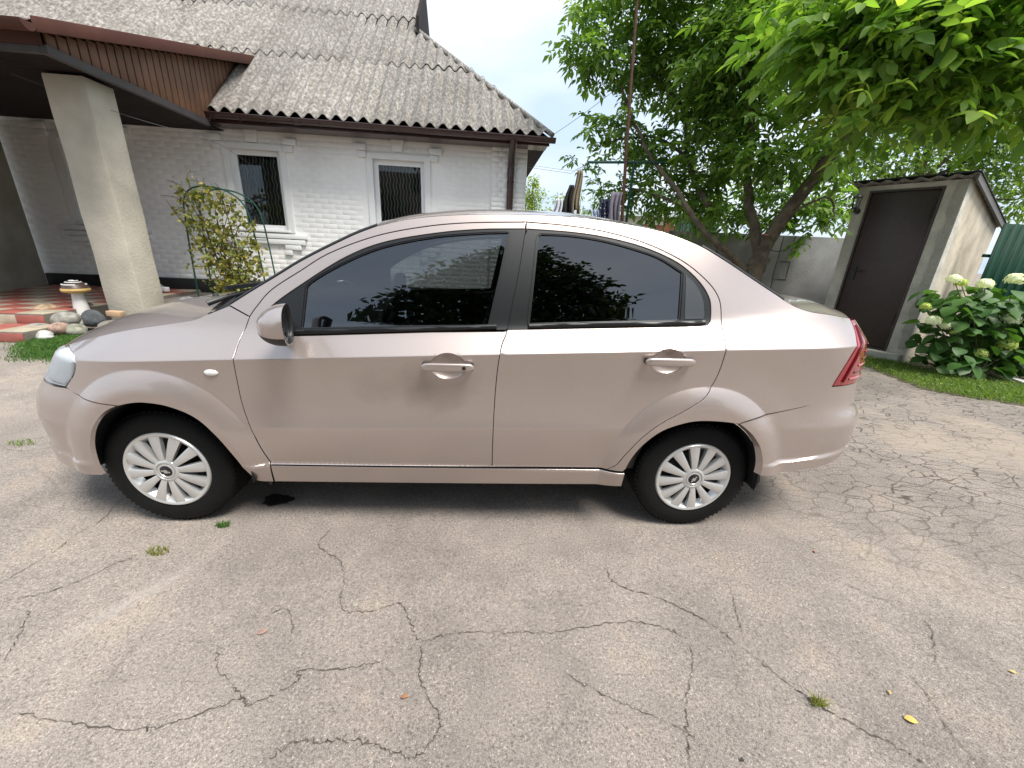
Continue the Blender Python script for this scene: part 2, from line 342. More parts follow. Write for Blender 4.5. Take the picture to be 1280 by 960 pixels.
def mat_lens():
    m = mat_glass('headlamp_lens', (.95, .97, .98), 1.42, .03); n = m.node_tree; L = n.links.new
    df = nodes(n, 'ShaderNodeBsdfTranslucent'); df.inputs[0].default_value = (.9, .92, .93, 1); dd_ = nodes(n, 'ShaderNodeBsdfDiffuse'); dd_.inputs[0].default_value = (.86, .88, .89, 1)
    a1 = nodes(n, 'ShaderNodeMixShader'); a1.inputs[0].default_value = .5; L(df.outputs[0], a1.inputs[1]); L(dd_.outputs[0], a1.inputs[2])
    a2 = nodes(n, 'ShaderNodeMixShader'); a2.inputs[0].default_value = .30
    old = n.nodes['Material Output'].inputs['Surface'].links[0].from_socket; L(old, a2.inputs[1]); L(a1.outputs[0], a2.inputs[2]); L(a2.outputs[0], n.nodes['Material Output'].inputs['Surface']); return m
M['headlamp'] = mat_lens()

def mat_paint():
    m, n, b = mat_new('champagne_car_paint'); L = n.links.new
    tc = nodes(n, 'ShaderNodeTexCoord')
    fl = nodes(n, 'ShaderNodeTexNoise', i_Scale=900.0, i_Detail=0.0); L(tc.outputs['Object'], fl.inputs['Vector'])
    r = nodes(n, 'ShaderNodeValToRGB'); r.color_ramp.elements[0].position = .35; r.color_ramp.elements[0].color = (.425, .355, .322, 1); r.color_ramp.elements[1].position = .65; r.color_ramp.elements[1].color = (.495, .418, .382, 1)
    L(fl.outputs['Fac'], r.inputs[0])
    # road dust, stronger low down, and a dull smudge where the door was rubbed
    d = nodes(n, 'ShaderNodeTexNoise', i_Scale=3.0, i_Detail=4.0, i_Roughness=.65); L(tc.outputs['Object'], d.inputs['Vector'])
    dr = nodes(n, 'ShaderNodeValToRGB'); dr.color_ramp.elements[0].position = .48; dr.color_ramp.elements[1].position = .75; L(d.outputs['Fac'], dr.inputs[0])
    ve = nodes(n, 'ShaderNodeVectorMath', operation='SUBTRACT'); ve.inputs[1].default_value = (1.17, -.85, .735); L(tc.outputs['Object'], ve.inputs[0])
    sc = nodes(n, 'ShaderNodeVectorMath', operation='MULTIPLY'); sc.inputs[1].default_value = (3.6, 2.0, 8.0); L(ve.outputs[0], sc.inputs[0])
    wob = nodes(n, 'ShaderNodeTexNoise', i_Scale=7.0, i_Detail=4.0); L(tc.outputs['Object'], wob.inputs['Vector'])
    ln = nodes(n, 'ShaderNodeVectorMath', operation='LENGTH'); L(sc.outputs[0], ln.inputs[0])
    sm = nodes(n, 'ShaderNodeMath', operation='MULTIPLY_ADD'); sm.inputs[1].default_value = 1.5; L(wob.outputs['Fac'], sm.inputs[0]); L(ln.outputs['Value'], sm.inputs[2])
    smr = nodes(n, 'ShaderNodeMapRange'); smr.inputs['From Min'].default_value = 1.75; smr.inputs['From Max'].default_value = .75; L(sm.outputs[0], smr.inputs['Value'])
    m1 = nodes(n, 'ShaderNodeMixRGB'); m1.inputs[2].default_value = (.46, .38, .32, 1)
    mm = nodes(n, 'ShaderNodeMath', operation='MULTIPLY'); mm.inputs[1].default_value = .28; L(dr.outputs[0], mm.inputs[0])
    L(mm.outputs[0], m1.inputs[0]); L(r.outputs[0], m1.inputs[1])
    m2 = nodes(n, 'ShaderNodeMixRGB'); m2.inputs[2].default_value = (.24, .20, .165, 1); mk = nodes(n, 'ShaderNodeMath', operation='MULTIPLY'); mk.inputs[1].default_value = .62; L(smr.outputs[0], mk.inputs[0]); L(mk.outputs[0], m2.inputs[0]); L(m1.outputs[0], m2.inputs[1])
    L(m2.outputs[0], b.inputs['Base Color'])
    b.inputs['Metallic'].default_value = .68; b.inputs['Roughness'].default_value = .38
    b.inputs['Coat Weight'].default_value = 1.0; b.inputs['Coat IOR'].default_value = 1.6
    cr = nodes(n, 'ShaderNodeMapRange'); cr.inputs['To Min'].default_value = .03; cr.inputs['To Max'].default_value = .16; L(dr.outputs[0], cr.inputs['Value']); L(cr.outputs[0], b.inputs['Coat Roughness'])
    return m
M['paint'] = mat_paint()
def mat_red():
    m, n, b = mat_new('tail_lamp_red'); b.inputs['Base Color'].default_value = (.27, .003, .009, 1); b.inputs['Roughness'].default_value = .18
    b.inputs['Coat Weight'].default_value = 1; b.inputs['Coat Roughness'].default_value = .02; return m
M['red_lens'] = mat_red(); M['red_dark'] = simple('tail_lamp_dark_red', (.10, .002, .006), .3); M['red_bright'] = simple('tail_lamp_bright_red', (.42, .012, .022), .25, coat=1)
def mat_curtain():
    m, n, b = mat_new('lace_curtain'); L = n.links.new
    tc = nodes(n, 'ShaderNodeTexCoord'); wv = nodes(n, 'ShaderNodeTexWave', wave_type='BANDS', bands_direction='X'); wv.inputs['Scale'].default_value = 5.0; wv.inputs['Distortion'].default_value = 0
    sp = nodes(n, 'ShaderNodeSeparateXYZ'); L(tc.outputs['Object'], sp.inputs[0])
    sn = nodes(n, 'ShaderNodeMath', operation='SINE'); ml = nodes(n, 'ShaderNodeMath', operation='MULTIPLY'); ml.inputs[1].default_value = 30; L(sp.outputs['Z'], ml.inputs[0]); L(ml.outputs[0], sn.inputs[0])
    m2 = nodes(n, 'ShaderNodeMath', operation='MULTIPLY_ADD'); m2.inputs[1].default_value = .010; L(sn.outputs[0], m2.inputs[0]); L(sp.outputs['X'], m2.inputs[2])
    cb = nodes(n, 'ShaderNodeCombineXYZ'); L(m2.outputs[0], cb.inputs[0]); L(cb.outputs[0], wv.inputs['Vector'])
    r = nodes(n, 'ShaderNodeValToRGB'); r.color_ramp.elements[0].position = .70; r.color_ramp.elements[0].color = (.012, .015, .012, 1); r.color_ramp.elements[1].position = .93; r.color_ramp.elements[1].color = (.30, .32, .30, 1)
    L(wv.outputs['Fac'], r.inputs[0]); L(r.outputs[0], b.inputs['Base Color']); b.inputs['Roughness'].default_value = .9; return m
M['curtain'] = mat_curtain()
# ================================================================== ground
def ground_mesh():
    # one sheet to the horizon: fine and slightly uneven near the camera, coarse far away
    g = np.concatenate([[-220, -90, -40, -20, -12], np.arange(-9, 9.01, .15), [12, 20, 40, 90, 220]])
    X, Y = np.meshgrid(g, g + 2.0)
    Z = .006 * np.sin(X * 1.7 + .6 * Y) * np.cos(Y * 1.3) + .004 * np.sin(3.1 * X + 1.2) * np.sin(2.7 * Y)
    near = np.clip((9 - np.hypot(X, Y - 2)) / 4, 0, 1); Z = (Z - .004) * near
    n = len(g); V = np.stack([X, Y, Z], -1).reshape(-1, 3)
    i = np.arange(n - 1); a = (i[:, None] * n + i[None, :]).ravel(); Fc = np.stack([a, a + 1, a + n + 1, a + n], 1)
    return np_mesh('ground', V, Fc, True)
def gz(x, y):
    near = min(1, max(0, (9 - math.hypot(x, y - 2)) / 4))
    return (.006 * math.sin(x * 1.7 + .6 * y) * math.cos(y * 1.3) + .004 * math.sin(3.1 * x + 1.2) * math.sin(2.7 * y) - .004) * near
ground = tag(link('ground', ground_mesh(), M['asphalt']), 'old grey beige asphalt yard with cracks', None, None, 'structure')
CR = [
 [(-0.836, 1.554), (-0.838, 1.434), (-0.708, 1.346), (-0.65, 1.25), (-0.602, 1.12), (-0.488, 1.116), (-0.392, 1.153), (-0.335, 1.077), (-0.274, 1.008), (-0.172, 1.038), (0.044, 1.055), (0.19, 1.06), (0.469, 1.12), (0.615, 1.102), (0.693, 1.058)],
 [(-1.947, 1.155), (-1.933, 1.321), (-1.951, 1.435), (-1.937, 1.548), (-2.008, 1.703)],
 [(-1.849, 1.077), (-1.705, 1.147), (-1.609, 1.288), (-1.567, 1.322)],
 [(-1.384, 0.732), (-1.231, 0.718), (-1.028, 0.707), (-0.95, 0.72), (-0.888, 0.743), (-0.774, 0.797), (-0.735, 0.782), (-0.633, 0.85), (-0.64, 0.887), (-0.49, 0.9), (-0.382, 0.931)],
 [(-0.965, 0.966), (-0.911, 0.892), (-0.785, 0.813), (-0.735, 0.782)],
 [(-0.62, 0.647), (-0.548, 0.699), (-0.485, 0.697), (-0.431, 0.703), (-0.353, 0.703), (-0.268, 0.679), (-0.202, 0.681), (-0.161, 0.754), (-0.212, 0.827), (-0.254, 0.898), (-0.274, 1.008)],
 [(0.45, 1.398), (0.487, 1.298), (0.659, 1.228), (0.797, 1.138), (0.887, 1.023), (0.971, 0.913), (1.039, 0.845), (1.11, 0.793), (1.172, 0.756), (1.221, 0.711)],
 [(0.206, 0.92), (0.35, 0.848), (0.418, 0.822), (0.546, 0.77), (0.605, 0.717)],
 [(0.693, 1.058), (0.659, 0.955), (0.591, 0.841), (0.563, 0.754), (0.536, 0.679)],
 [(0.972, 1.319), (0.927, 1.17), (0.897, 1.068)], [(1.504, 1.373), (1.566, 1.3), (1.682, 1.279)],
 [(1.417, 0.965), (1.41, 0.889), (1.379, 0.809), (1.378, 0.721)], [(1.517, 0.983), (1.661, 1.141), (1.681, 1.193)],
 [(-1.563, 0.848), (-1.636, 0.96), (-1.717, 1.057)], [(-3.216, 2.17), (-3.117, 2.258), (-3.059, 2.299)],
 [(-3.158, 2.123), (-2.992, 2.109), (-2.913, 2.148), (-2.908, 2.235)], [(-0.851, 1.088), (-0.808, 1.108), (-0.749, 1.045), (-0.736, 0.999)]]
for k, line in enumerate(CR):
    P = crom(line, 14); P = P + rng.normal(0, .0035, P.shape)
    w = np.abs(rng.normal(.0006, .0007, len(P))) + .0002
    if k in (0, 3, 5, 6): w *= 1.3
    w *= np.clip(np.minimum(np.arange(len(P)), np.arange(len(P))[::-1]) / 4, .15, 1)
    d = np.gradient(P, axis=0); d /= np.linalg.norm(d, axis=1)[:, None] + 1e-9; nn = np.stack([-d[:, 1], d[:, 0]], 1)
    A = P + nn * w[:, None]; B = P - nn * w[:, None]
    V = [(x, y, gz(x, y) + .004) for x, y in np.vstack([A, B])]; q = len(P)
    link('crack', np_mesh('crack', V, [(i, i + 1, q + i + 1, q + i) for i in range(q - 1)]), M['crack'], ground)
# dark oil spot behind the front wheel
a = np.linspace(0, 2 * math.pi, 40, endpoint=False); rr = 1 + .14 * np.sin(3 * a + 1) + .07 * np.sin(7 * a) + .05 * np.sin(11 * a + 2)
V = [(-1.21, 1.745, .005)] + [(-1.21 + .075 * r * math.cos(t), 1.745 + .05 * r * math.sin(t), .005) for t, r in zip(a, rr)]
link('oil_spot', np_mesh('oil_spot', V, [(0, 1 + i, 1 + (i + 1) % 40) for i in range(40)]), M['oil'], ground)

# ================================================================== house (local: x along wall from its right corner, y = towards the yard is -, z up)
HA = math.radians(5.0)
house = tag(empty('house', (.05, 8.53, 0), HA), 'white painted brick house with grey corrugated slate roof and brown gutter', 'house')
def hb(name, a, b, mat, parent=house, bevel=0):   # box given as (s, d, z): d is the distance out from the wall face
    return MB().box((a[0], -b[1], a[2]), (b[0], -a[1], b[2])).build(name, mat, parent, bevel=bevel)
ZB, ZT = .25, 3.28
WIN = [(-8.30, -7.42, 1.42, 2.78), (-5.43, -4.55, 1.44, 2.80), (-2.88, -1.92, 1.42, 2.78)]
# wall core with real window openings
core = MB(); xs = [-13.0]
for w in WIN: xs += [w[0], w[1]]
xs.append(0.0)
for i in range(0, len(xs), 2): core.box((xs[i], .012, ZB), (xs[i + 1], .40, ZT))
for w in WIN: core.box((w[0], .012, ZB), (w[1], .40, w[2])); core.box((w[0], .012, w[3]), (w[1], .40, ZT))
core.box((-.40, .40, ZB), (0, 7.5, ZT)); core.box((-9.15, 7.1, ZB), (-.4, 7.5, ZT))
core.build('wall', M['white_paint'], house)
# white-painted brickwork: real bricks, too small to pick apart one by one
bw, bh, jt = .262, .0885, .004
V = []; Fq = []
z = ZB + .20; row = 0
def brick(x0, x1, z0, z1, y):
    b = len(V); e = .0045
    for (xx, zz, yy) in ((x0, z0, .0126), (x1, z0, .0126), (x1, z1, .0126), (x0, z1, .0126), (x0 + e, z0 + e, y), (x1 - e, z0 + e, y), (x1 - e, z1 - e, y), (x0 + e, z1 - e, y)): V.append((xx, yy, zz))
    for q in ((4, 5, 6, 7), (0, 1, 5, 4), (1, 2, 6, 5), (2, 3, 7, 6), (3, 0, 4, 7)): Fq.append(tuple(b + i for i in q))
while z < ZT - .05:
    x = -11.5 - (bw / 2 if row % 2 else 0)
    while x < -.66:
        x0, x1 = max(x, -11.5), min(x + bw - jt, -.66); z0, z1 = z, min(z + bh - jt, ZT)
        x += bw
        if x1 - x0 < .03: continue
        if any(x1 > w[0] - .115 and x0 < w[1] + .115 and z1 > w[2] - .06 and z0 < w[3] + .10 for w in WIN): continue
        brick(x0, x1, z0, z1, .0106 - rng.uniform(-.0005, .0010))
    z += bh; row += 1
tag(link('brickwork', np_mesh('brickwork', V, Fq), M['white_paint'], house), 'white painted brick courses', kind='stuff')
# corner pilaster with its own courses
hb('pilaster', (-.64, -.012, ZB), (.03, .045, ZT - .06), M['white_paint'])
V = []; Fq = []; z = ZB + .22; row = 0
while z < ZT - .12:
    x = -.635
    for wdt in ((.2, .25, .2) if row % 2 else (.12, .25, .28)):
        b = len(V); x1 = x + wdt
        for (xx, zz, yy) in ((x, z, -.044), (x1, z, -.044), (x1, z + bh, -.044), (x, z + bh, -.044), (x + .005, z + .006, -.052), (x1 - .005, z + .006, -.052), (x1 - .005, z + bh - .006, -.052), (x + .005, z + bh - .006, -.052)): V.append((xx, yy, zz))
        for q in ((4, 5, 6, 7), (0, 1, 5, 4), (1, 2, 6, 5), (2, 3, 7, 6), (3, 0, 4, 7)): Fq.append(tuple(b + i for i in q))
        x = x1
    z += bh; row += 1
tag(link('pilaster_brickwork', np_mesh('pilaster_brickwork', V, Fq), M['white_paint'], house), 'white brick courses of the corner pilaster', kind='stuff')
hb('plinth', (-9.15, -.01, ZB - .05), (.05, .07, ZB + .205), M['bitumen'], bevel=.006)
# windows
for wi, (x0, x1, z0, z1) in enumerate(WIN):
    su = MB()   # smooth rendered surround
    su.box((x0 - .11, -.022, z1), (x1 + .11, .02, z1 + .095)); su.box((x0 - .11, -.022, z0 - .04), (x0, .02, z1 - .002)); su.box((x1, -.022, z0 - .04), (x1 + .11, .02, z1 - .002))
    su.build('surround', M['white_trim'], house)
    fr = MB(); t = .085; yb = .075
    fr.box((x0 + .004, yb, z0 + .003), (x0 + t, yb + .06, z1 - .003)); fr.box((x1 - t, yb, z0 + .003), (x1 - .004, yb + .06, z1 - .003)); fr.box((x0 + t + .002, yb + .002, z1 - t), (x1 - t - .002, yb + .058, z1 - .003)); fr.box((x0 + t + .002, yb + .002, z0 + .003), (x1 - t - .002, yb + .058, z0 + t))
    win = fr.build('window', M['pvc'], house)
    MB().box((x0 + t - .01, yb + .025, z0 + t - .01), (x1 - t + .01, yb + .031, z1 - t + .01)).build('pane', M['glass_house'], win)
    n = 60; xx = np.linspace(x0 + .02, x1 - .02, n); yy = .165 + .012 * np.sin(np.arange(n) * .9 + wi)
    Vc = [(x, y, zz) for zz in (z0 + .03, z1 - .02) for x, y in zip(xx, yy)]
    link('curtain', np_mesh('curtain', Vc, [(i, i + 1, n + i + 1, n + i) for i in range(n - 1)], True), M['curtain'], win)
    MB().box((x0, .30, z0), (x1, .33, z1)).build('dark_room_sheet', M['dark_void'], win)  # near-black sheet standing in for the unlit room behind the pane
    MB().box((x0 - .03, -.055, z0 - .045), (x1 + .03, .074, z0 - .003)).build('sill', M['white_trim'], house, bevel=.004)
    zc = z0 - .07
    for k, (ex, hh) in enumerate(((.33, .085), (.29, .09), (.20, .09))):      # stepped brick apron under the sill
        zt = zc - k * .098
        if k < 2: MB().box((x0 - ex, -.045 + .006 * k, zt - hh), (x1 + ex, .013, zt)).build('apron_course', M['white_trim'], house, bevel=.004)
        else:
            for sx in (x0 - ex, x1 + ex - .30): MB().box((sx, -.034, zt - hh), (sx + .30, .013, zt)).build('apron_block', M['white_trim'], house, bevel=.004)
            for sx in (x0 - .02, x1 - .12): MB().box((sx, -.030, zt - 2 * hh - .01), (sx + .14, .013, zt - hh - .008)).build('apron_block', M['white_trim'], house, bevel=.004)
    for sx, s in ((x0 - .33, -1), (x1 + .33, 1)):     # corbels and keystone over the head
        MB().box((min(sx, sx - s * .23), -.060, 2.90), (max(sx, sx - s * .23), .013, 3.005)).build('corbel', M['white_trim'], house, bevel=.004)
        sy = sx - s * .07
        MB().box((min(sy, sy - s * .16), -.054, 2.79), (max(sy, sy - s * .16), .013, 2.892)).build('corbel', M['white_trim'], house, bevel=.004)
    xm = (x0 + x1) / 2
    MB().prism([(xm - .085, .013, 2.915), (xm + .085, .013, 2.915), (xm + .115, .013, 3.12), (xm - .115, .013, 3.12)], (0, -.070, 0)).build('keystone', M['white_trim'], house, bevel=.004)
# roof: corrugated sheets, each its own piece.   q = horizontal distance up-slope from the eave edge
PH = math.radians(42); WP = .225; SE = .42; QE = .48      # wave pitch, eave end, eave overhang
def corr_sheet(sa, sb, q0, q1, lift, ph):
    n = max(3, int((sb - sa) / WP * 10)); xs = np.linspace(sa, sb, n); V = []; Fq = []
    lim = np.maximum(0, SE - xs) if True else 0
    qa = np.full(n, q0); qb = np.full(n, q1)
    hip = np.where(xs > -2.35, SE - xs, 99)
    wob = rng.normal(0, .004)
    qb = np.minimum(qb, hip); qa = np.minimum(qa, qb)
    for k in range(4):
        f = k / 3; q = qa + (qb - qa) * f
        h = .031 * np.sin(2 * math.pi * xs / WP) + lift * (1 - f) + .012 + wob
        zz = 3.235 + q * math.tan(PH) + h / math.cos(PH)
        V += [(x, -(QE - qq), z_) for x, qq, z_ in zip(xs, q, zz)]
    for k in range(3):
        for i in range(n - 1):
            if (qb[i] - qa[i]) > .004 or (qb[i + 1] - qa[i + 1]) > .004: Fq.append((k * n + i, k * n + i + 1, (k + 1) * n + i + 1, (k + 1) * n + i))
    if not Fq: return None
    V = np.array(V); m = len(V); B = V.copy(); B[:, 2] -= .012            # thickness
    F2 = Fq + [tuple(m + i for i in f[::-1]) for f in Fq] + [(i + 1, i, m + i, m + i + 1) for i in range(n - 1)] + [(3 * n + i, 3 * n + i + 1, m + 3 * n + i + 1, m + 3 * n + i) for i in range(n - 1)]
    F2 += [(k * n, (k + 1) * n, m + (k + 1) * n, m + k * n) for k in range(3)] + [((k + 1) * n - 1, m + (k + 1) * n - 1, m + (k + 2) * n - 1, (k + 2) * n - 1) for k in range(3)]
    return np_mesh('roof_sheet', np.vstack([V, B]), F2, True)
SW = 7 * WP; dq = 2.05 * math.cos(PH)
for r in range(5):
    q0 = r * dq; q1 = q0 + dq + .12
    s1 = SE - (0 if r % 2 == 0 else .0); s1 = SE
    first = 4 if r % 2 else 7
    b = SE
    while b > -13.5:
        a = b - (first * WP); first = 7
        if q0 < .2 and b < -5.9: b = a; continue
        if q0 >= 2.6 and a > -2.35: b = a; continue
        me = corr_sheet(a - .03, min(b, SE if q0 < 2.6 else -2.32), q0, q1, .022, 0)
        if me:
            o = link('roof_sheet', me, M['slate'], house)
            try: me.set_sharp_from_angle(angle=math.radians(50))
            except Exception: pass
        b = a
hp = [(SE - t_, -QE + t_, 3.235 + t_ * math.tan(PH) + .018) for t_ in np.linspace(0, 2.75, 12)]
MB().tube(hp, .045, 8).build('hip_cap', M['slate'], house)
# plain deck under the sheets, hip side, back slope and brown boarded gable
zt = lambda q: 3.215 + q * math.tan(PH)
dk = MB()
dk.add([(SE - .05, -QE + .03, zt(0)), (-13.5, -QE + .03, zt(0)), (-13.5, 3.9, zt(QE + 3.9)), (-2.4, 3.9, zt(QE + 3.9)), (-2.4, 2.32, zt(QE + 2.32))], [(0, 1, 2, 3, 4)])
dk.add([(SE - .05, -QE + .03, zt(0)), (-2.4, 2.32, zt(2.8)), (-2.4, 5.5, zt(2.8)), (SE - .05, 8.0, zt(0))], [(0, 1, 2, 3)])
dk.add([(-13.5, 3.9, zt(QE + 3.9)), (-2.4, 3.9, zt(QE + 3.9)), (-2.4, 8.2, zt(0)), (-13.5, 8.2, zt(0))], [(0, 1, 2, 3)])
dk.build('roof_deck', M['soffit'], house)
MB().prism([(-2.36, 2.28, zt(2.8) + .05), (-2.36, 5.5, zt(2.8)), (-2.36, 3.9, zt(QE + 3.9) + .05)], (.05, 0, 0)).build('gable_board', M['soffit'], house)
MB().prism([(-2.30, 2.10, zt(2.58) + .10), (-2.30, 2.10, zt(2.58) + .36), (-2.30, 3.9, zt(QE + 3.9) + .30), (-2.30, 3.9, zt(QE + 3.9) - .02)], (.06, 0, 0)).build('barge_board', M['soffit'], house)
MB().box((-5.45, -QE + .06, 3.09), (SE - .04, -QE + .085, 3.225)).build('fascia', M['brown_metal'], house)
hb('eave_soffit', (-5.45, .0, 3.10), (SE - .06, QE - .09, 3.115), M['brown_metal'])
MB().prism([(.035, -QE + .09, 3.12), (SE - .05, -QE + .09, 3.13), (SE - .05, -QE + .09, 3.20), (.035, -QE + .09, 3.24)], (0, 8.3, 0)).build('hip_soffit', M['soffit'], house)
# half-round gutter, brackets, downpipe
def half_gutter(x0, x1, y, z, r, fall=0.0):
    n = 9; m = MB(); P = []
    for x in (x0, x1):
        for rr in (r, r - .006):
            for k in range(n):
                t = math.pi + math.pi * k / (n - 1); P.append((x, y + rr * math.cos(t), z + rr * math.sin(t) - (fall if x == x1 else 0)))
    Fq = []
    for k in range(n - 1):
        Fq += [(k, k + 1, 2 * n + k + 1, 2 * n + k), (n + k + 1, n + k, 3 * n + k, 3 * n + k + 1)]
    Fq += [(0, 2 * n, 3 * n, n), (n - 1, 2 * n - 1, 4 * n - 1, 3 * n - 1), tuple(range(n)), tuple(2 * n + k for k in range(n - 1, -1, -1))]
    return m.add(P, Fq, True)
GY = -QE - .035
gut = half_gutter(-5.42, .47, GY, 3.205, .072, .02).build('gutter', M['brown_metal'], house)
MB().tube([(-5.42, GY - .072, 3.205), (.47, GY - .072, 3.185)], .010, 6).build('gutter_rim', M['brown_metal'], gut)
for k in range(14):
    x = -5.3 + k * .43
    pts = [(x, GY + .078 * math.cos(t), 3.2 + .078 * math.sin(t)) for t in np.linspace(math.pi * .98, 2 * math.pi * .99, 8)] + [(x, GY + .11, 3.23)]
    MB().tube(pts, .009, 5).build('bracket', M['brown_metal'], gut)
for x in (-4.0, -2.55, -1.1): half_gutter(x, x + .09, GY, 3.2, .080).build('joint', M['brown_metal'], gut)
dp = MB().tube([(-.28, GY, 3.15), (-.28, GY + .03, 3.08), (-.28, -.20, 2.94), (-.28, -.125, 2.82), (-.28, -.115, 2.6), (-.28, -.115, .3)], .066, 12).build('downpipe', M['brown_metal'], house)
for z in (2.5, 1.35): MB().lathe([(.066, 0), (.073, .004), (.073, .03), (.066, .034)], 12, Matrix.Translation((-.28, -.115, z))).build('pipe_clip', M['brown_metal'], dp)
MB().tube([(-.28, -.115, 2.62), (-.28, -.115, 2.75)], .071, 12).build('pipe_joint', M['brown_metal'], dp)
# ================================================================== porch (same local frame)
porch = tag(empty('porch', (.05, 8.53, 0), HA), 'brown timber clad porch roof with dark slatted ceiling over red tiled steps', 'porch')
def pbx(name, a, b, mat, parent=porch, bevel=0): return hb(name, a, b, mat, parent, bevel)
ZS = 3.05
k = 0; d = .03
while d < 3.02:      # ceiling slats
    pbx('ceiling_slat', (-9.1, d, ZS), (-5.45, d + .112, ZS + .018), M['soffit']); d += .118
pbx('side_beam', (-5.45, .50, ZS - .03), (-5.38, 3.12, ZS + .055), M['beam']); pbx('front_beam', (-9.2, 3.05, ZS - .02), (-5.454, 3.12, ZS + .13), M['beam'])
MB().box((-5.45, -3.08, ZS + .06), (-5.42, .9, ZS + 1.2)).build('backing', M['soffit'], porch) if False else None
zr = lambda d: 3.3 + (2.98 - d) * .297
d = 3.08
while d > -.95:      # vertical brown boards, growing taller towards the house
    lo = max(ZS + .06, 3.235 + max(0, QE - d) * math.tan(PH) - .02) if d < QE else ZS + .06
    hi = zr(d) - .05
    if hi - lo > .03:
        MB().box((-5.425, -(d), lo), (-5.400, -(d - .112), hi)).build('cladding_board', M['siding'], porch, bevel=.006)
    d -= .130
V = []; Fq = []; nx = 90; nd = 12
for j in range(nd + 1):
    d = 3.42 - j * (4.7 / nd)
    for i in range(nx + 1):
        s = -9.6 + i * (4.42 / nx); V.append((s, -d, zr(d) + .02 + .022 * max(0, math.sin(2 * math.pi * s / .2)) ** .7))
for j in range(nd):
    for i in range(nx): a = j * (nx + 1) + i; Fq.append((a, a + 1, a + nx + 2, a + nx + 1))
link('porch_roof', np_mesh('porch_roof', V, Fq, True), M['brown_roof'], porch)
MB().prism([(-5.20, -3.42, zr(3.42) - .07), (-5.20, -3.42, zr(3.42) + .06), (-5.20, .90, zr(-.9) + .08), (-5.20, .90, zr(-.9) - .07)], (.03, 0, 0)).build('verge_trim', M['brown_roof'], porch, bevel=.006)
MB().prism([(-5.40, -3.40, zr(3.40) - .055), (-5.40, -3.40, zr(3.40) - .04), (-5.40, .9, zr(-.9) - .03), (-5.40, .9, zr(-.9) - .045)], (.2, 0, 0)).build('verge_soffit', M['soffit'], porch)
half_gutter(-9.6, -5.16, -3.50, 3.15, .075).build('porch_gutter', M['brown_roof'], porch)
pbx('fascia_board', (-9.2, 3.13, 3.09), (-5.4, 3.15, 3.2), M['brown_roof'])
def pillar_mesh():
    m = MB(); n = 10
    for k in range(n):
        z0 = .06 + k * (ZS - .03 - .06) / n; z1 = .06 + (k + 1) * (ZS - .03 - .06) / n
    prof = [(.06, 0), (.5, .004), (1.0, -.003), (1.5, .005), (2.1, -.004), (2.6, .003), (ZS - .03, 0)]
    V = []; Fq = []
    for z, e in prof: V += [(-6.03 - e, -2.53 - e, z), (-5.57 + e, -2.53 + e, z), (-5.57 + e, -2.11, z), (-6.03 - e, -2.11, z)]
    for i in range(len(prof) - 1):
        for q in range(4): Fq.append((4 * i + q, 4 * i + (q + 1) % 4, 4 * i + 4 + (q + 1) % 4, 4 * i + 4 + q))
    Fq.append((3, 2, 1, 0)); Fq.append(tuple(4 * (len(prof) - 1) + q for q in range(4)))
    return m.add(V, Fq)
pillar_mesh().build('pillar', M['concrete'], porch, bevel=.014)
# floor, steps and checker tiles
pbx('floor_slab', (-9.1, .08, -.05), (-6.36, 3.06, .236), M['apron']); pbx('lower_step', (-9.1, 3.064, -.05), (-6.16, 3.54, .108), M['apron'])
TS = .33
tm = {}
def tile(cx, cy, cz, lx, ly, lz, mat):
    key = (round(lx, 3), round(ly, 3), round(lz, 3), mat.name)
    if key not in tm:
        o = MB().box((-lx / 2, -ly / 2, -lz / 2), (lx / 2, ly / 2, lz / 2)).build('tile', mat, porch, loc=(cx, cy, cz), bevel=.003); tm[key] = o.data
    else: link('tile', tm[key], None, porch, loc=(cx, cy, cz))
for i in range(8):
    for j in range(9):
        tile(-6.36 - TS * (i + .5), -(3.06 - TS * (j + .5)), .243, TS - .006, TS - .006, .014, M['tile_red' if (i + j) % 2 else 'tile_cream'])
    tile(-6.36 - TS * (i + .5), -3.066, .170, TS - .006, .012, .112, M['tile_cream' if i % 2 else 'tile_red'])
for i in range(8):
    tile(-6.16 - TS * (i + .5), -3.31, .115, TS - .006, .45, .014, M['tile_red' if i % 2 else 'tile_cream'])
    tile(-6.16 - TS * (i + .5), -3.547, .052, TS - .006, .012, .10, M['tile_cream' if i % 2 else 'tile_red'])
pw = tag(empty('entrance_wall', (.05, 8.53, 0), HA), 'grey plastered entrance wall at the left end of the porch', 'wall')
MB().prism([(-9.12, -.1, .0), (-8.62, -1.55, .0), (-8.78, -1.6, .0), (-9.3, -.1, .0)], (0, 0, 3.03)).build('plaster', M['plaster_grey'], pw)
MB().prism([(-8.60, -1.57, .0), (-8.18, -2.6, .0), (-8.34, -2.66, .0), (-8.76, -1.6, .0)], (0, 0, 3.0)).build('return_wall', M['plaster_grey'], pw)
dd = MB().prism([(-8.585, -1.60, .25), (-8.30, -2.30, .25), (-8.26, -2.285, .25), (-8.545, -1.585, .25)], (0, 0, 2.05)).build('door', simple('dark_red_door', (.07, .012, .014), .4), pw)
MB().tube([(-8.40, -1.93, 1.2), (-8.36, -1.915, 1.2), (-8.32, -2.0, 1.2)], .01, 6).build('handle', M['chrome'], dd)
# apron of bare ground along the wall
tag(MB().prism([(-6.35, -.06, .0), (.4, -.06, .0), (.4, -1.2, .0), (-5.2, -1.9, 0), (-6.35, -2.05, .0)], (0, 0, .19)).build('pavement', M['apron'], None, (.05, 8.53, 0), (0, 0, HA)), 'brown earth strip along the house plinth', kind='structure')
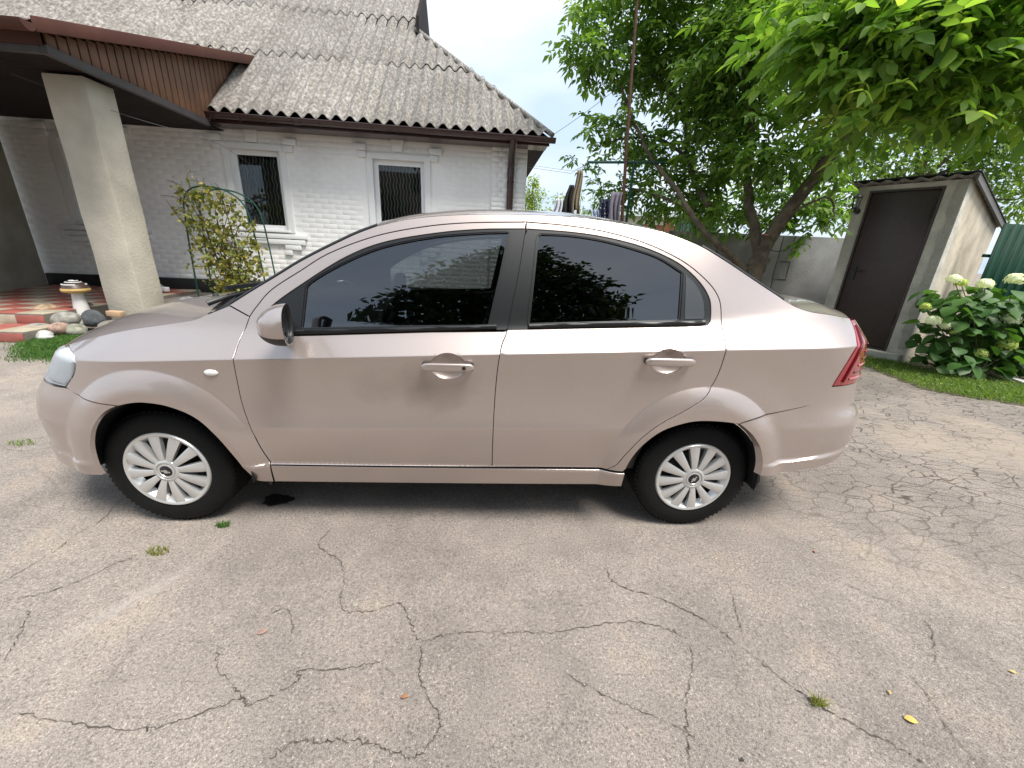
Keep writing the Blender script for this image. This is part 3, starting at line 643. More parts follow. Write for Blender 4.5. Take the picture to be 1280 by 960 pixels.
# ================================================================== vegetation helpers
def leaf_arrays(pos, dirn, nrm, L, W, fold=.18, droop=.15):
    """one pointed oval leaf per row (14 vertices)"""
    dirn = dirn / (np.linalg.norm(dirn, axis=1)[:, None] + 1e-9); side = np.cross(dirn, nrm); side /= np.linalg.norm(side, axis=1)[:, None] + 1e-9
    up = np.cross(side, dirn); L = np.broadcast_to(L, len(pos))[:, None]; W = np.broadcast_to(W, len(pos))[:, None]
    p = lambda t, s, h: pos + dirn * L * t + side * W * s + up * (W * h - L * droop * t * t)
    st = ((.14, .27), (.34, .47), (.58, .46), (.80, .27))
    P = [p(0, 0, 0)]
    for t, hw in st: P += [p(t, hw, fold * hw * 2), p(t, 0, 0), p(t, -hw, fold * hw * 2)]
    P.append(p(1, 0, .02))
    V = np.stack(P, 1).reshape(-1, 3); b = (np.arange(len(pos)) * 14)[:, None, None]
    T = [(0, 2, 1), (0, 3, 2)]
    for k in range(3):
        q = 1 + 3 * k; T += [(q, q + 1, q + 4), (q, q + 4, q + 3), (q + 1, q + 2, q + 5), (q + 1, q + 5, q + 4)]
    T += [(10, 11, 13), (11, 12, 13)]
    return V, (b + np.array(T)[None]).reshape(-1, 3)
def leaf_small(pos, dirn, nrm, L, W, fold=.2, droop=.1):
    dirn = dirn / (np.linalg.norm(dirn, axis=1)[:, None] + 1e-9); side = np.cross(dirn, nrm); side /= np.linalg.norm(side, axis=1)[:, None] + 1e-9
    up = np.cross(side, dirn); L = np.broadcast_to(L, len(pos))[:, None]; W = np.broadcast_to(W, len(pos))[:, None]
    P = [pos, pos + dirn * L * .45 + side * W * .5 + up * W * fold, pos + dirn * L * .45 - side * W * .5 + up * W * fold, pos + dirn * L - up * L * droop]
    V = np.stack(P, 1).reshape(-1, 3); b = (np.arange(len(pos)) * 4)[:, None, None]
    return V, (b + np.array([(0, 3, 1), (0, 2, 3)])[None]).reshape(-1, 3)
def foliage(name, V, Fc, per, mat, parent, tint=None):
    me = np_mesh(name, V, Fc, True); nL = len(V) // per
    t = rng.random(nL) if tint is None else tint
    a = me.attributes.new('tint', 'FLOAT', 'POINT'); a.data.foreach_set('value', np.repeat(t, per).astype(np.float32)[:len(me.vertices)])
    return link(name, me, mat, parent)
def rand_dirs(n):
    v = rng.normal(size=(n, 3)); return v / np.linalg.norm(v, axis=1)[:, None]
def ellipsoid_pts(clumps, n, power=.42):
    C = np.array([c[:3] for c in clumps]); R = np.array([c[3] for c in clumps]); w = R ** 2.3; w /= w.sum()
    i = rng.choice(len(C), n, p=w); d = rand_dirs(n); r = rng.random(n) ** power * (1 + .22 * rng.normal(size=n))
    off = d * (R[i] * r)[:, None]; off[:, 2] *= .85
    return C[i] + off, d
def subclump(cl, n, f, seed):
    r = np.random.default_rng(seed); out = []
    for x, y, z, R in cl:
        for _ in range(n):
            d = r.normal(size=3); d /= np.linalg.norm(d); d *= R * r.uniform(.45, 1.0); out.append((x + d[0], y + d[1], z + d[2] * .85, R * f * r.uniform(.7, 1.25)))
    return out
def compound(pos, out, n_pair=3, rachis=.28, L=.13, W=.058, small=True):
    """walnut leaf: pairs of leaflets along a drooping stalk"""
    n = len(pos); d = out + rng.normal(size=(n, 3)) * .55; d[:, 2] = d[:, 2] * .5 - .30; d /= np.linalg.norm(d, axis=1)[:, None]
    nrm = rng.normal(size=(n, 3)) * .35 + np.array([0, 0, 1.0]); side = np.cross(d, nrm); side /= np.linalg.norm(side, axis=1)[:, None]
    PP, DD, NN, LL = [], [], [], []
    s = rng.uniform(.75, 1.2, n)
    for k in range(n_pair):
        t = (.35 + .55 * k / max(1, n_pair - 1)) * rachis
        for sg in (-1, 1):
            PP.append(pos + d * (t * s)[:, None]); DD.append(d * .55 + sg * side * .85 + rng.normal(size=(n, 3)) * .16 - np.array([0, 0, .22])); NN.append(nrm + rng.normal(size=(n, 3)) * .3); LL.append(L * s * rng.uniform(.8, 1.1, n) * (.75 + .25 * k / max(1, n_pair - 1)))
    PP.append(pos + d * (rachis * s)[:, None]); DD.append(d - np.array([0, 0, .25])); NN.append(nrm); LL.append(L * 1.15 * s)
    PP, DD, NN, LL = np.concatenate(PP), np.concatenate(DD), np.concatenate(NN), np.concatenate(LL)
    return (leaf_small if small else leaf_arrays)(PP, DD, NN, LL, LL * W / L)
def limb(m, pts, r0, r1, n=9, wob=.03):
    P = crom(pts, 6); P = P + rng.normal(0, wob, P.shape) * np.linspace(0, 1, len(P))[:, None]
    m.tube(P, list(np.linspace(r0, r1, len(P))), n, True, .05); return P

# ================================================================== walnut tree
CA = [(1.10, 8.0, 4.45, 0.42), (1.3, 8.2, 5.04, 0.7), (1.89, 8.2, 4.63, 0.6), (2.44, 8.0, 4.94, 0.8), (1.2, 8.0, 3.49, 0.22), (1.2, 8.3, 3.0, 0.25), (1.84, 8.3, 4.26, 0.5), (2.5, 8.2, 4.26, 0.5), (2.13, 8.3, 3.3, 0.45), (1.67, 8.0, 3.39, 0.35), (1.79, 8.3, 2.49, 0.4), (2.35, 8.2, 2.63, 0.5), (2.79, 8.0, 3.07, 0.55), (2.86, 7.5, 2.37, 0.55), (2.97, 7.5, 4.39, 0.8), (3.13, 7.5, 3.66, 0.6), (3.44, 7.3, 2.96, 0.65), (3.44, 7.0, 3.83, 0.7), (3.38, 7.0, 4.49, 0.8), (3.75, 6.8, 3.08, 0.6), (4.25, 6.5, 2.75, 0.35), (4.28, 6.3, 1.72, 0.16), (3.07, 7.0, 1.94, 0.3), (2.52, 7.6, 2.13, 0.35), (4.3, 7.9, 2.4, .5), (3.9, 8.0, 2.15, .38), (4.9, 7.9, 2.35, .45), (5.3, 7.8, 2.3, .4), (4.6, 7.7, 2.0, .25), (3.3, 7.9, 2.1, .35), (2.2, 8, 5.9, .9), (3.4, 7, 5.6, 1.0), (4.4, 6.2, 4.6, .9), (4.6, 5.6, 3.6, .6)]
CB = [(2.8, 5.0, 3.4, 0.45), (2.97, 4.6, 2.93, 0.45), (3.03, 4.4, 3.17, 0.5), (3.37, 4.8, 2.80, 0.35), (3.27, 4.2, 2.82, 0.5), (3.33, 4.2, 3.22, 0.5), (3.59, 4.0, 2.70, 0.32), (3.66, 4.0, 3.04, 0.5), (4.07, 4.0, 2.85, 0.38), (3.89, 4.0, 3.26, 0.5), (2.88, 5.0, 3.67, 0.5), (3.15, 4.5, 3.51, 0.5), (4.26, 4.0, 2.9, 0.5), (4.6, 4.4, 3.2, .6), (4.2, 4.9, 3.5, .6)]
CB = [(x, y, z + .10, r) for x, y, z, r in CB]
walnut = tag(empty('walnut_tree', (3.75, 6.5, 0)), 'big walnut tree with forked trunk spreading over the concrete wall behind the car', 'tree')
def wl(p): return (p[0] - 3.75, p[1] - 6.5, p[2])
tm_ = MB(); limb(tm_, [wl(p) for p in ((3.80, 6.5, -.05), (3.78, 6.5, .5), (3.72, 6.5, 1.05), (3.78, 6.5, 1.38))], .165, .135, 14, .006); tm_.build('trunk', M['bark'], walnut)
LIMBS = [([(3.74, 6.5, 1.25), (3.83, 6.5, 1.62), (4.10, 6.42, 2.25), (4.25, 6.1, 2.9), (4.3, 5.6, 3.4), (4.0, 4.9, 3.6), (3.7, 4.3, 3.3)], .125, .022),
         ([(3.72, 6.5, 1.02), (3.50, 6.5, 1.22), (3.17, 6.5, 1.46), (2.82, 6.6, 1.74), (2.5, 7.0, 2.3), (2.1, 7.8, 3.1), (1.5, 8.1, 4.2)], .07, .02),
         ([(3.76, 6.5, 1.36), (3.66, 6.6, 1.72), (3.55, 6.9, 2.4), (3.42, 7, 3.4), (3.28, 7, 4.3), (3.2, 7, 5.4)], .085, .02),
         ([(3.0, 6.9, 2.1), (2.95, 7.6, 2.6), (2.82, 8, 3.4), (2.72, 8, 4.3), (2.6, 8, 5.4)], .05, .015),
         ([(4.15, 6.4, 2.4), (4.5, 6.2, 3.2), (4.5, 6.1, 4.2), (4.3, 6, 5.0)], .07, .02),
         ([(4.28, 5.7, 3.3), (3.6, 5.2, 3.3), (3.0, 4.9, 3.1)], .04, .01), ([(4.0, 4.9, 3.6), (4.2, 4.3, 3.2), (4.25, 4.0, 2.8)], .03, .008), ([(3.8, 4.5, 3.4), (3.4, 4.3, 3.2), (3.1, 4.3, 2.9)], .025, .007),
         ([(2.9, 7.7, 2.9), (2.3, 8.1, 3.3), (1.5, 8.2, 3.2), (1.25, 8.2, 3.05)], .03, .008), ([(2.78, 8, 3.7), (2.0, 8.1, 4.3), (1.1, 8, 4.4)], .03, .008), ([(3.9, 6.45, 1.9), (4.3, 6.2, 2.2), (4.5, 6.2, 2.0), (4.42, 6.2, 1.75)], .02, .006), ([(2.6, 6.9, 2.1), (2.2, 7.9, 2.4), (1.8, 8.3, 2.5)], .03, .007)]
for pts, r0, r1 in LIMBS: m = MB(); limb(m, [wl(p) for p in pts], r0, r1, 9, .02); m.build('limb', M['bark'], walnut)
st = MB(); st.tube([wl((3.80, 6.45, 1.45)), wl((3.70, 6.38, 1.68))], [.07, .055], 10); st.build('stump', M['bark'], walnut)
MB().lathe([(.0, .004), (.056, .004), (.056, 0)], 12, Matrix.Translation(wl((3.70, 6.375, 1.685))) @ Vector((-.1, -.25, 1)).to_track_quat('Z', 'Y').to_matrix().to_4x4()).build('cut_face', simple('fresh_cut_wood', (.36, .13, .09), .8, scale=30), walnut)
p, o = ellipsoid_pts(subclump(CA, 9, .36, 3), 4600); V, Fc = compound(p - np.array([3.75, 6.5, 0]), o, 3, .27, .15, .066)
tag(foliage('crown', V, Fc, 4, M['walnut_leaf'], walnut), 'dark green walnut foliage', kind='stuff')
p, o = ellipsoid_pts(subclump(CB, 8, .42, 4), 850); V, Fc = compound(p - np.array([3.75, 6.5, 0]), o, 3, .27, .155, .076, False)
tag(foliage('overhang_foliage', V, Fc, 14, M['walnut_mid'], walnut), 'walnut leaves on the branch reaching over the yard', kind='stuff')
for c in CB:          # bare twigs inside the overhang
    q = np.array(c[:3]) - np.array([3.75, 6.5, 0]); tw = MB()
    for _ in range(5):
        d = rng.normal(size=3); d /= np.linalg.norm(d); tw.tube(crom([tuple(q), tuple(q + d * c[3] * .5 + np.array([0, 0, .05])), tuple(q + d * c[3] * 1.05)], 4), list(np.linspace(.008, .003, 9)), 5)
    tag(tw.build('twigs', M['bark'], walnut), kind='stuff')
# the nearest, largest leaves one by one
lm = []
for k in range(5):
    V, Fc = compound(np.zeros((1, 3)), np.array([[1.0, 0, .2]]), 2, .22, .158, .068, False)
    me = np_mesh('leaf', V, Fc, True); me.materials.append(M['walnut_young'] if k % 2 == 0 else M['walnut_mid']); a = me.attributes.new('tint', 'FLOAT', 'POINT'); a.data.foreach_set('value', np.repeat(rng.random(len(V) // 14) * .35, 14).astype(np.float32)); lm.append(me)
NEAR = [c for c in CB if c[1] < 4.9]
p, o = ellipsoid_pts(NEAR, 700, .25)
cd = p - np.array([0, 0, 1.32]); keep = np.argsort(np.linalg.norm(cd, axis=1) + .9 * rng.random(len(p)))[:260]
for i in keep:
    ob = link('leaf', lm[rng.choice(5, p=[.36, .10, .30, .08, .16])], None, walnut, loc=tuple(p[i] - np.array([3.75, 6.5, 0])), rot=(rng.uniform(-.5, .5), rng.uniform(-.2, .8), rng.uniform(0, 6.28)))
    ob.scale = (rng.uniform(.8, 1.2),) * 3
nut = MB().lathe([(0, -.024), (.012, -.021), (.019, -.010), (.021, .002), (.017, .016), (.008, .024), (0, .026)], 10).build('walnut', simple('green_walnut', (.16, .25, .07), .5), walnut, loc=wl((3.62, 4.0, 2.62)))
for q in ((3.25, 4.2, 2.9), (3.9, 4.1, 3.0), (3.05, 4.5, 3.0), (3.42, 4.0, 2.75), (4.0, 4.0, 2.55), (3.7, 4.3, 2.5), (4.0, 6.2, 2.3), (3.4, 4.6, 2.6), (3.0, 4.8, 3.2)): link('walnut', nut.data, None, walnut, loc=wl(q), rot=(rng.uniform(-.6, .6), .4, 0))

# ================================================================== other trees
def simple_tree(name, label, base, trunk_pts, clumps, n, mat, L=.09, W=.045, cat='tree', group=None, r0=.08):
    t = tag(empty(name, base), label, cat, group); off = np.array(base)
    m = MB(); limb(m, [tuple(np.array(q) - off) for q in trunk_pts], r0, r0 * .3, 8, .01)
    for c in clumps[:8]:
        a = trunk_pts[len(trunk_pts) // 2]; m.tube(crom([tuple(np.array(a) - off), tuple((np.array(a) + np.array(c[:3])) / 2 - off + np.array([0, 0, -.1])), tuple(np.array(c[:3]) - off)], 4), list(np.linspace(r0 * .4, .01, 9)), 6)
    m.build('trunk', M['bark'], t)
    p, o = ellipsoid_pts(clumps, n); d = o + rng.normal(size=p.shape) * .7; d[:, 2] -= .3
    V, Fc = leaf_small(p - off, d, rng.normal(size=p.shape) * .6 + np.array([0, 0, 1]), rng.uniform(.7, 1.2, n) * L, rng.uniform(.8, 1.2, n) * W)
    tag(foliage('crown', V, Fc, 4, mat, t), kind='stuff'); return t
simple_tree('orchard_tree', 'leafy green tree rising behind the plastered shed', (8.3, 9.4, 0), [(8.3, 9.4, 0), (8.2, 9.3, 1.5), (8.3, 9.3, 3), (8.2, 9.4, 5)],
    [(7.45, 9.0, 3.33, 0.8), (8.95, 9.5, 3.27, 0.7), (9.37, 9.0, 3.35, 0.8), (9.57, 8.5, 2.65, 0.5), (8.88, 9.0, 4.08, 1.0), (7.66, 9.0, 4.03, 1.0), (9.63, 9.0, 3.98, 1.0), (6.54, 9.0, 3.44, 0.8), (6.69, 9.0, 2.72, 0.6), (8.5, 9.5, 5.15, 1.2), (9.77, 9.5, 5.45, 1.2), (6.99, 9.5, 4.95, 1.2), (10.6, 9, 3, 1.0), (10.8, 9, 4.3, 1.2), (8.2, 9.6, 2.6, .7), (7.5, 9.5, 2.5, .6), (9.2, 9.6, 2.4, .7)], 15000, M['far_leaf'], .13, .06, r0=.13)
simple_tree('acacia_tree', 'bright yellow green tree beside the house corner', (.45, 15, 0), [(.45, 15, 0), (.45, 15, 1.6), (.4, 15, 3.2)], [(.35, 15, 2.6, .38), (.5, 15.1, 3.1, .34), (.40, 15, 3.5, .22), (.85, 15.2, 2.5, .28), (.1, 15.2, 3.0, .4), (.62, 15, 2.1, .4), (-.4, 15.3, 2.8, .5)], 2600, M['yellow_leaf'], .10, .05, r0=.05)
for k, (x, y, h, lb) in enumerate(((1.15, 14.4, 3.15, 'first from the house corner'), (1.55, 15, 3.25, 'second from the house corner'), (1.98, 14.6, 3.3, 'just behind the hanging khaki jacket'), (2.55, 15.2, 3.25, 'right of the hanging khaki jacket'), (2.95, 15.0, 3.0, 'left of the green clothes post'), (3.5, 15.4, 3.1, 'behind the rusty pole'))):
    cl = [(x + rng.uniform(-.1, .1), y, z_, .30 - .07 * (z_ / h)) for z_ in np.linspace(1.0, h - .25, 5)]
    simple_tree('sapling', 'slim young tree, ' + lb, (x, y, 0), [(x, y, 0), (x, y, 1.4), (x + .04, y, h)], cl, 420, M['yellow_leaf'] if k in (0, 1) else M['far_leaf'], .11, .045, group='young trees in the garden behind', r0=.022)

# ================================================================== clothes line corner
pole = tag(MB().tube([(1.82, 7.35, -.05), (1.76, 7.35, 1.8), (1.65, 7.35, 3.4), (1.54, 7.35, 5.4)], [.030, .028, .025, .020], 10).build('antenna_pole', M['rust_pole']), 'tall thin rusty pole rising beside the green clothes post', 'pole')
tp = tag(empty('clothes_post', (1.86, 7.45, 0)), 'green steel T shaped clothes line post', 'clothes post')
MB().tube([(0, 0, 0), (0, 0, 2.76)], .024, 10).build('post', M['green_paint'], tp)
MB().tube([(-.78, 0, 2.735), (.56, 0, 2.79)], .021, 8).build('crossbar', M['green_paint'], tp); MB().lathe([(.0, 0), (.035, 0), (.035, .05), (0, .05)], 10, Matrix.Translation((-.05, -.02, 2.05))).build('clamp', M['green_paint'], tp)
MB().tube([(.0, -.01, 2.30), (.08, -.02, 2.16), (0, 0, 2.02)], .010, 6).build('brace', M['green_paint'], tp)
def cloth(name, label, x, y, z0, z1, w0, w1, mat, ph=0, rz=0):
    nu, nv = 14, 12; V = []
    for j in range(nv + 1):
        t = j / nv; w = w0 + (w1 - w0) * t
        for i in range(nu + 1):
            u = i / nu - .5; V.append((x + u * w * math.cos(rz) + .02 * math.sin(t * 5 + ph) + .03 * t * math.sin(ph * 3 + 4 * u), y + u * w * math.sin(rz) + (.03 + .05 * t) * math.sin(u * 15 + ph + t), z1 + (z0 - z1) * t * (1 - .10 * math.sin(u * 6 + ph))))
    Fq = [(j * (nu + 1) + i, j * (nu + 1) + i + 1, (j + 1) * (nu + 1) + i + 1, (j + 1) * (nu + 1) + i) for j in range(nv) for i in range(nu)]
    me = np_mesh(name, V, Fq, True); o = link(name, me, mat); md = o.modifiers.new('s', 'SOLIDIFY'); md.thickness = .008
    return tag(o, label, 'laundry', 'washing on the clothes line')
navy = simple('navy_cloth', (.03, .035, .07), .9); n_ = navy.node_tree; vv = nodes(n_, 'ShaderNodeTexVoronoi'); vv.inputs['Scale'].default_value = 22; rr_ = nodes(n_, 'ShaderNodeValToRGB'); rr_.color_ramp.elements[0].position = .22; rr_.color_ramp.elements[0].color = (.5, .5, .55, 1); rr_.color_ramp.elements[1].position = .3; rr_.color_ramp.elements[1].color = (.022, .026, .06, 1)
tcc = nodes(n_, 'ShaderNodeTexCoord'); n_.links.new(tcc.outputs['Object'], vv.inputs['Vector']); n_.links.new(vv.outputs['Distance'], rr_.inputs[0]); n_.links.new(rr_.outputs[0], n_.nodes['Principled BSDF'].inputs['Base Color'])
cloth('jacket', 'khaki jacket hanging on the clothes line', .95, 7.4, 1.92, 2.60, .10, .22, simple('khaki', (.24, .20, .13), .9), 1.2)
cloth('shirt', 'black shirt hanging left of the khaki jacket', .84, 7.46, 1.85, 2.38, .08, .17, simple('black_cloth', (.02, .02, .02), .9), 2.2)
cloth('towel', 'pale white cloth hanging left of the black shirt', .65, 7.48, 1.8, 2.16, .11, .20, simple('white_cloth', (.62, .63, .68), .9), .4)
cloth('skirt', 'grey lilac cloth hanging next to the rusty pole', 1.62, 7.36, 1.65, 2.29, .17, .24, simple('lilac_cloth', (.28, .25, .29), .9), 3)
cloth('dress', 'navy flowered dress hanging left of the grey lilac cloth', 1.45, 7.4, 1.68, 2.18, .14, .19, navy, 4)
cloth('apron', 'light blue patterned cloth hanging left of the navy dress', 1.31, 7.42, 1.68, 2.01, .16, .19, simple('pale_blue_cloth', (.45, .50, .62), .9, var=.35, scale=30), 5)
ln = MB()
for dy in (0, .22): ln.tube([(1.12, 7.45, 2.73), (.85, 7.5 + dy, 2.60), (.10, 8.0 + dy, 2.75)], .003, 4)
tag(ln.build('clothes_line', M['wire']), 'thin clothes line strung from the green post to the house', 'line')
tag(MB().tube(crom([(.5, 8.1, 3.25), (1.3, 8.6, 3.9), (3.2, 9.5, 5.5), (5, 11, 7)], 6), .005, 4).build('overhead_cable', M['wire']), 'thin overhead cable running from the gutter end up to the sky', 'cable')
tag(MB().tube(crom([(-5.95, 5.35, 2.95), (-5.2, 5.9, 2.72), (-4.6, 6.6, 2.6), (-4.9, 8.0, 2.5)], 6), .003, 4).build('porch_wire', M['wire']), 'thin wire hanging from the porch corner across the pillar', 'wire')

# ================================================================== far things between house and walnut
fb = tag(empty('far_outbuilding', (5.4, 17, 0)), 'low far outbuilding with pale roof seen under the walnut crown', 'building')
MB().box((-2.2, 0, 0), (2.0, 3, 2.5)).build('wall', simple('far_brick_wall', (.30, .13, .08), .9, var=.2, scale=8), fb)
MB().prism([(-2.5, -.3, 2.72), (2.2, -.3, 2.72), (2.2, -.3, 2.9), (-2.5, -.3, 2.9)], (0, 3.4, .25)).build('roof', simple('pale_roof', (.5, .56, .55), .6), fb)
MB().box((-2.3, -.05, 2.45), (2.1, 3.0, 2.72)).build('eave_band', simple('pale_band', (.62, .60, .52), .8), fb)
ff = tag(empty('garden_fence', (0, 16.5, 0)), 'grey wire garden fence far behind the car roof', 'fence')
for x in np.arange(-.5, 3.0, .9): MB().tube([(x, 0, 0), (x, 0, 2.35)], .03, 6).build('post', M['wire'], ff)
for z_ in np.arange(.3, 2.4, .25): MB().tube([(-.6, 0, z_), (3.0, 0, z_)], .008, 4).build('rail', M['wire'], ff)
def profile_panel(name, x0, x1, z0, z1, mat, parent, pitch=.2, depth=.02):
    n = int((x1 - x0) / pitch * 8); P = []
    for i in range(n + 1):
        t = (i % 8); P.append((x0 + (x1 - x0) * i / n, -depth if t in (2, 3, 4, 5) else 0))
    V = [(x, y, z_) for z_ in (z0, z1) for x, y in P]; m = n + 1
    o = link(name, np_mesh(name, V, [(i, i + 1, m + i + 1, m + i) for i in range(n)]), mat, parent); md = o.modifiers.new('s', 'SOLIDIFY'); md.thickness = .003; return o
gf = tag(empty('green_gate', (3.0, 9.6, 0)), 'dark green profiled steel gate with metal rails under the walnut crown', 'gate')
profile_panel('panel', .5, 1.45, .2, 2.06, M['green_metal'], gf)
for z_ in (.5, 1.7): MB().tube([(.45, -.06, z_), (1.5, -.06, z_)], .02, 6).build('rail', M['wire'], gf)
for x in (.66, .98): MB().tube([(x, -.07, 0), (x, -.07, 2.3)], .018, 6).build('upright', M['wire'], gf)
tag(MB().box((-.07, -.05, 0), (.07, .05, 2.05)).build('fence_post', simple('red_brown_board', (.30, .12, .06), .8), None, (3.30, 9.55, 0)), 'narrow red brown board left of the green gate', 'board')

# ================================================================== concrete wall
cw = tag(empty('concrete_wall', (3.2, 8.45, 0), math.atan2(-.22, 3.0)), 'grey precast concrete panel wall behind the walnut trunk', 'wall')
for x0, x1 in ((-.2, .78), (.795, 1.98), (1.995, 3.18), (3.195, 4.4)):
    MB().box((x0, 0, -.05), (x1, .12, 1.80 + rng.uniform(-.006, .006))).build('wall_panel', M['wall_conc'], cw, bevel=.006)
fm = MB(); fm.box((1.98, -.012, .98), (2.25, -.002, 1.0)); fm.box((1.98, -.012, 1.32), (2.25, -.002, 1.34)); fm.box((1.98, -.012, 1.002), (2.0, -.002, 1.318)); fm.box((2.23, -.012, 1.002), (2.25, -.002, 1.318)); fm.build('hatch_frame', M['wall_conc'], cw)
MB().tube(crom([(1.7, -.03, 1.78), (1.75, -.03, 1.55), (1.95, -.03, 1.50), (2.15, -.03, 1.60), (2.2, -.03, 1.8)], 5), .008, 5).build('hanging_cable', M['iron_black'], cw)
MB().tube([(2.18, -.03, 1.42), (2.2, -.03, 1.66)], .012, 6).build('conduit', M['wire'], cw)
tag(MB().tube([(3.42, 6.2, .1), (3.62, 6.4, 1.15), (3.93, 6.9, 1.75)], .010, 6).build('tree_stake', M['wire']), 'thin pale rod leaning against the walnut trunk', 'rod')
# ================================================================== shed (local x along the door front, y back into the shed)
SA = math.radians(-57)
shed = tag(empty('shed', (5.59, 5.54, 0), SA), 'small grey plastered shed with brown steel door and sloping corrugated roof', 'shed')
H0, H1, DP, XL = 2.40, 2.00, 2.35, -1.13
rz_ = lambda y: H0 + (H1 - H0) * y / DP
dx0, dx1, dz1 = -.985, -.205, 2.335
fw = MB()
fw.box((XL, 0, -.05), (dx0 - .003, .22, H0)); fw.box((dx1 + .003, 0, -.05), (0, .22, H0)); fw.box((dx0 - .003, 0, dz1 + .003), (dx1 + .003, .22, H0)); fw.build('front_wall', M['shed_wall'], shed, weld=True)
def side(x, t, name, mat):
    MB().prism([(x, .222, -.05), (x, DP, -.05), (x, DP, H1), (x, .222, rz_(.222))], (t, 0, 0)).build(name, mat, shed)
side(-.17, .168, 'side_wall', M['shed_side']); side(XL, .17, 'side_wall', M['shed_wall'])
MB().box((XL + .01, DP - .15, -.05), (-.01, DP - .002, H1 - .01)).build('back_wall', M['shed_wall'], shed)
# rough strip of newer mortar on the corner
V = []; n = 26
zz = np.linspace(.2, 2.38, n); e0 = -.012 + 0 * zz; e1 = -.085 - .035 * rng.random(n)
V = [(a, -.006, z) for a, z in zip(e0, zz)] + [(b, -.006, z) for b, z in zip(e1, zz)]
link('mortar_strip', np_mesh('mortar_strip', V, [(i, i + 1, n + i + 1, n + i) for i in range(n - 1)]), simple('dark_mortar', (.36, .345, .31), .95, bump=.8, bscale=30), shed)
door = MB().box((dx0 + .028, .012, .17), (dx1 - .028, .055, dz1 - .028)).build('door', M['door_brown'], shed, bevel=.004)
df = MB(); df.box((dx0, -.012, .14), (dx0 + .026, .06, dz1)); df.box((dx1 - .026, -.012, .14), (dx1, .06, dz1)); df.box((dx0 + .027, -.011, dz1 - .026), (dx1 - .027, .059, dz1)); df.box((dx0 + .027, -.011, .14), (dx1 - .027, .059, .165)); df.build('door_frame', M['door_brown'], shed)
hd = MB(); hd.box((dx0 + .085, -.004, 1.10), (dx0 + .125, .012, 1.30)); hd.tube([(dx0 + .105, .01, 1.24), (dx0 + .105, -.05, 1.24), (dx0 + .21, -.052, 1.235)], .009, 8); hd.lathe([(.0, -.012), (.012, -.012), (.012, 0)], 10, Matrix.Translation((dx0 + .105, -.004, 1.15)) @ Matrix.Rotation(math.pi / 2, 4, 'X')); hd.build('handle', M['iron_black'], door)
for z in (.55, 1.95): MB().tube([(dx1 - .032, -.012, z), (dx1 - .032, -.012, z + .13)], .011, 8).build('hinge', M['iron_black'], door)
MB().box((XL + .02, -.10, -.05), (-.02, -.001, .135)).build('threshold', M['shed_wall'], shed, bevel=.01)
V = []; n = 64; xs = np.linspace(XL - .07, .07, n)
for y in (-.07, DP + .12): V += [(x, y, rz_(y) + .032 + .015 * math.sin(2 * math.pi * x / .17)) for x in xs]
o = link('roof_sheet', np_mesh('roof_sheet', V, [(i, i + 1, n + i + 1, n + i) for i in range(n - 1)], True), M['slate'], shed); md = o.modifiers.new('s', 'SOLIDIFY'); md.thickness = .012
MB().prism([(XL - .075, -.08, rz_(-.08) + .052), (.08, -.08, rz_(-.08) + .052), (.08, DP + .13, rz_(DP + .13) + .052), (XL - .075, DP + .13, rz_(DP + .13) + .052)], (0, 0, .010)).build('roof_felt', simple('black_felt', (.03, .032, .034), .8), shed)
MB().prism([(.045, -.05, rz_(-.05) - .03), (.045, DP + .1, rz_(DP + .1) - .03), (.045, DP + .1, rz_(DP + .1) + .045), (.045, -.05, rz_(-.05) + .045)], (.022, 0, 0)).build('barge_board', simple('grey_board', (.13, .13, .125), .8), shed)
# lantern on the front
lt = tag(empty('wall_lantern', (5.59, 5.54, 0), SA), 'small black wall lantern beside the brown shed door', 'lamp')
lx, ly, lz = XL + .055, -.11, 2.20
MB().lathe([(0, .10), (.02, .098), (.062, .055), (.06, .05), (.0, .05)], 6, Matrix.Translation((lx, ly, lz))).build('cap', M['iron_black'], lt)
cg = MB(); [cg.tube([(lx + .05 * math.cos(a), ly + .05 * math.sin(a), lz + .05), (lx + .038 * math.cos(a), ly + .038 * math.sin(a), lz - .09)], .005, 5) for a in np.arange(6) * math.pi / 3]; cg.lathe([(0, -.11), (.04, -.10), (.042, -.085), (0, -.085)], 6, Matrix.Translation((lx, ly, lz))); cg.build('cage', M['iron_black'], lt)
MB().lathe([(.046, .048), (.034, -.085)], 6, Matrix.Translation((lx, ly, lz)), False).build('glass', M['glass_lamp'], lt)
MB().tube([(lx, ly, lz - .10), (lx, ly + .01, lz - .14), (lx, -.01, lz - .13)], .012, 6).lathe([(0, -.01), (.045, -.01), (.045, 0), (0, 0)], 12, Matrix.Translation((lx, 0, lz - .13)) @ Matrix.Rotation(math.pi / 2, 4, 'X')).build('bracket', M['iron_black'], lt)
# green profiled fence to the right of the shed
gfn = tag(empty('green_fence', (6.45, 5.75, 0), math.radians(-4)), 'dark green profiled steel fence right of the shed', 'fence')
for k in range(3): profile_panel('fence_panel', k * 1.0, k * 1.0 + 1.003, .1, 1.93 + .006 * k, M['green_metal'], gfn, .11, .018)
MB().box((-.05, .02, .4), (3.0, .06, .44)).build('rail', M['green_metal'], gfn); MB().box((-.05, .02, 1.5), (3.0, .06, 1.54)).build('rail', M['green_metal'], gfn)

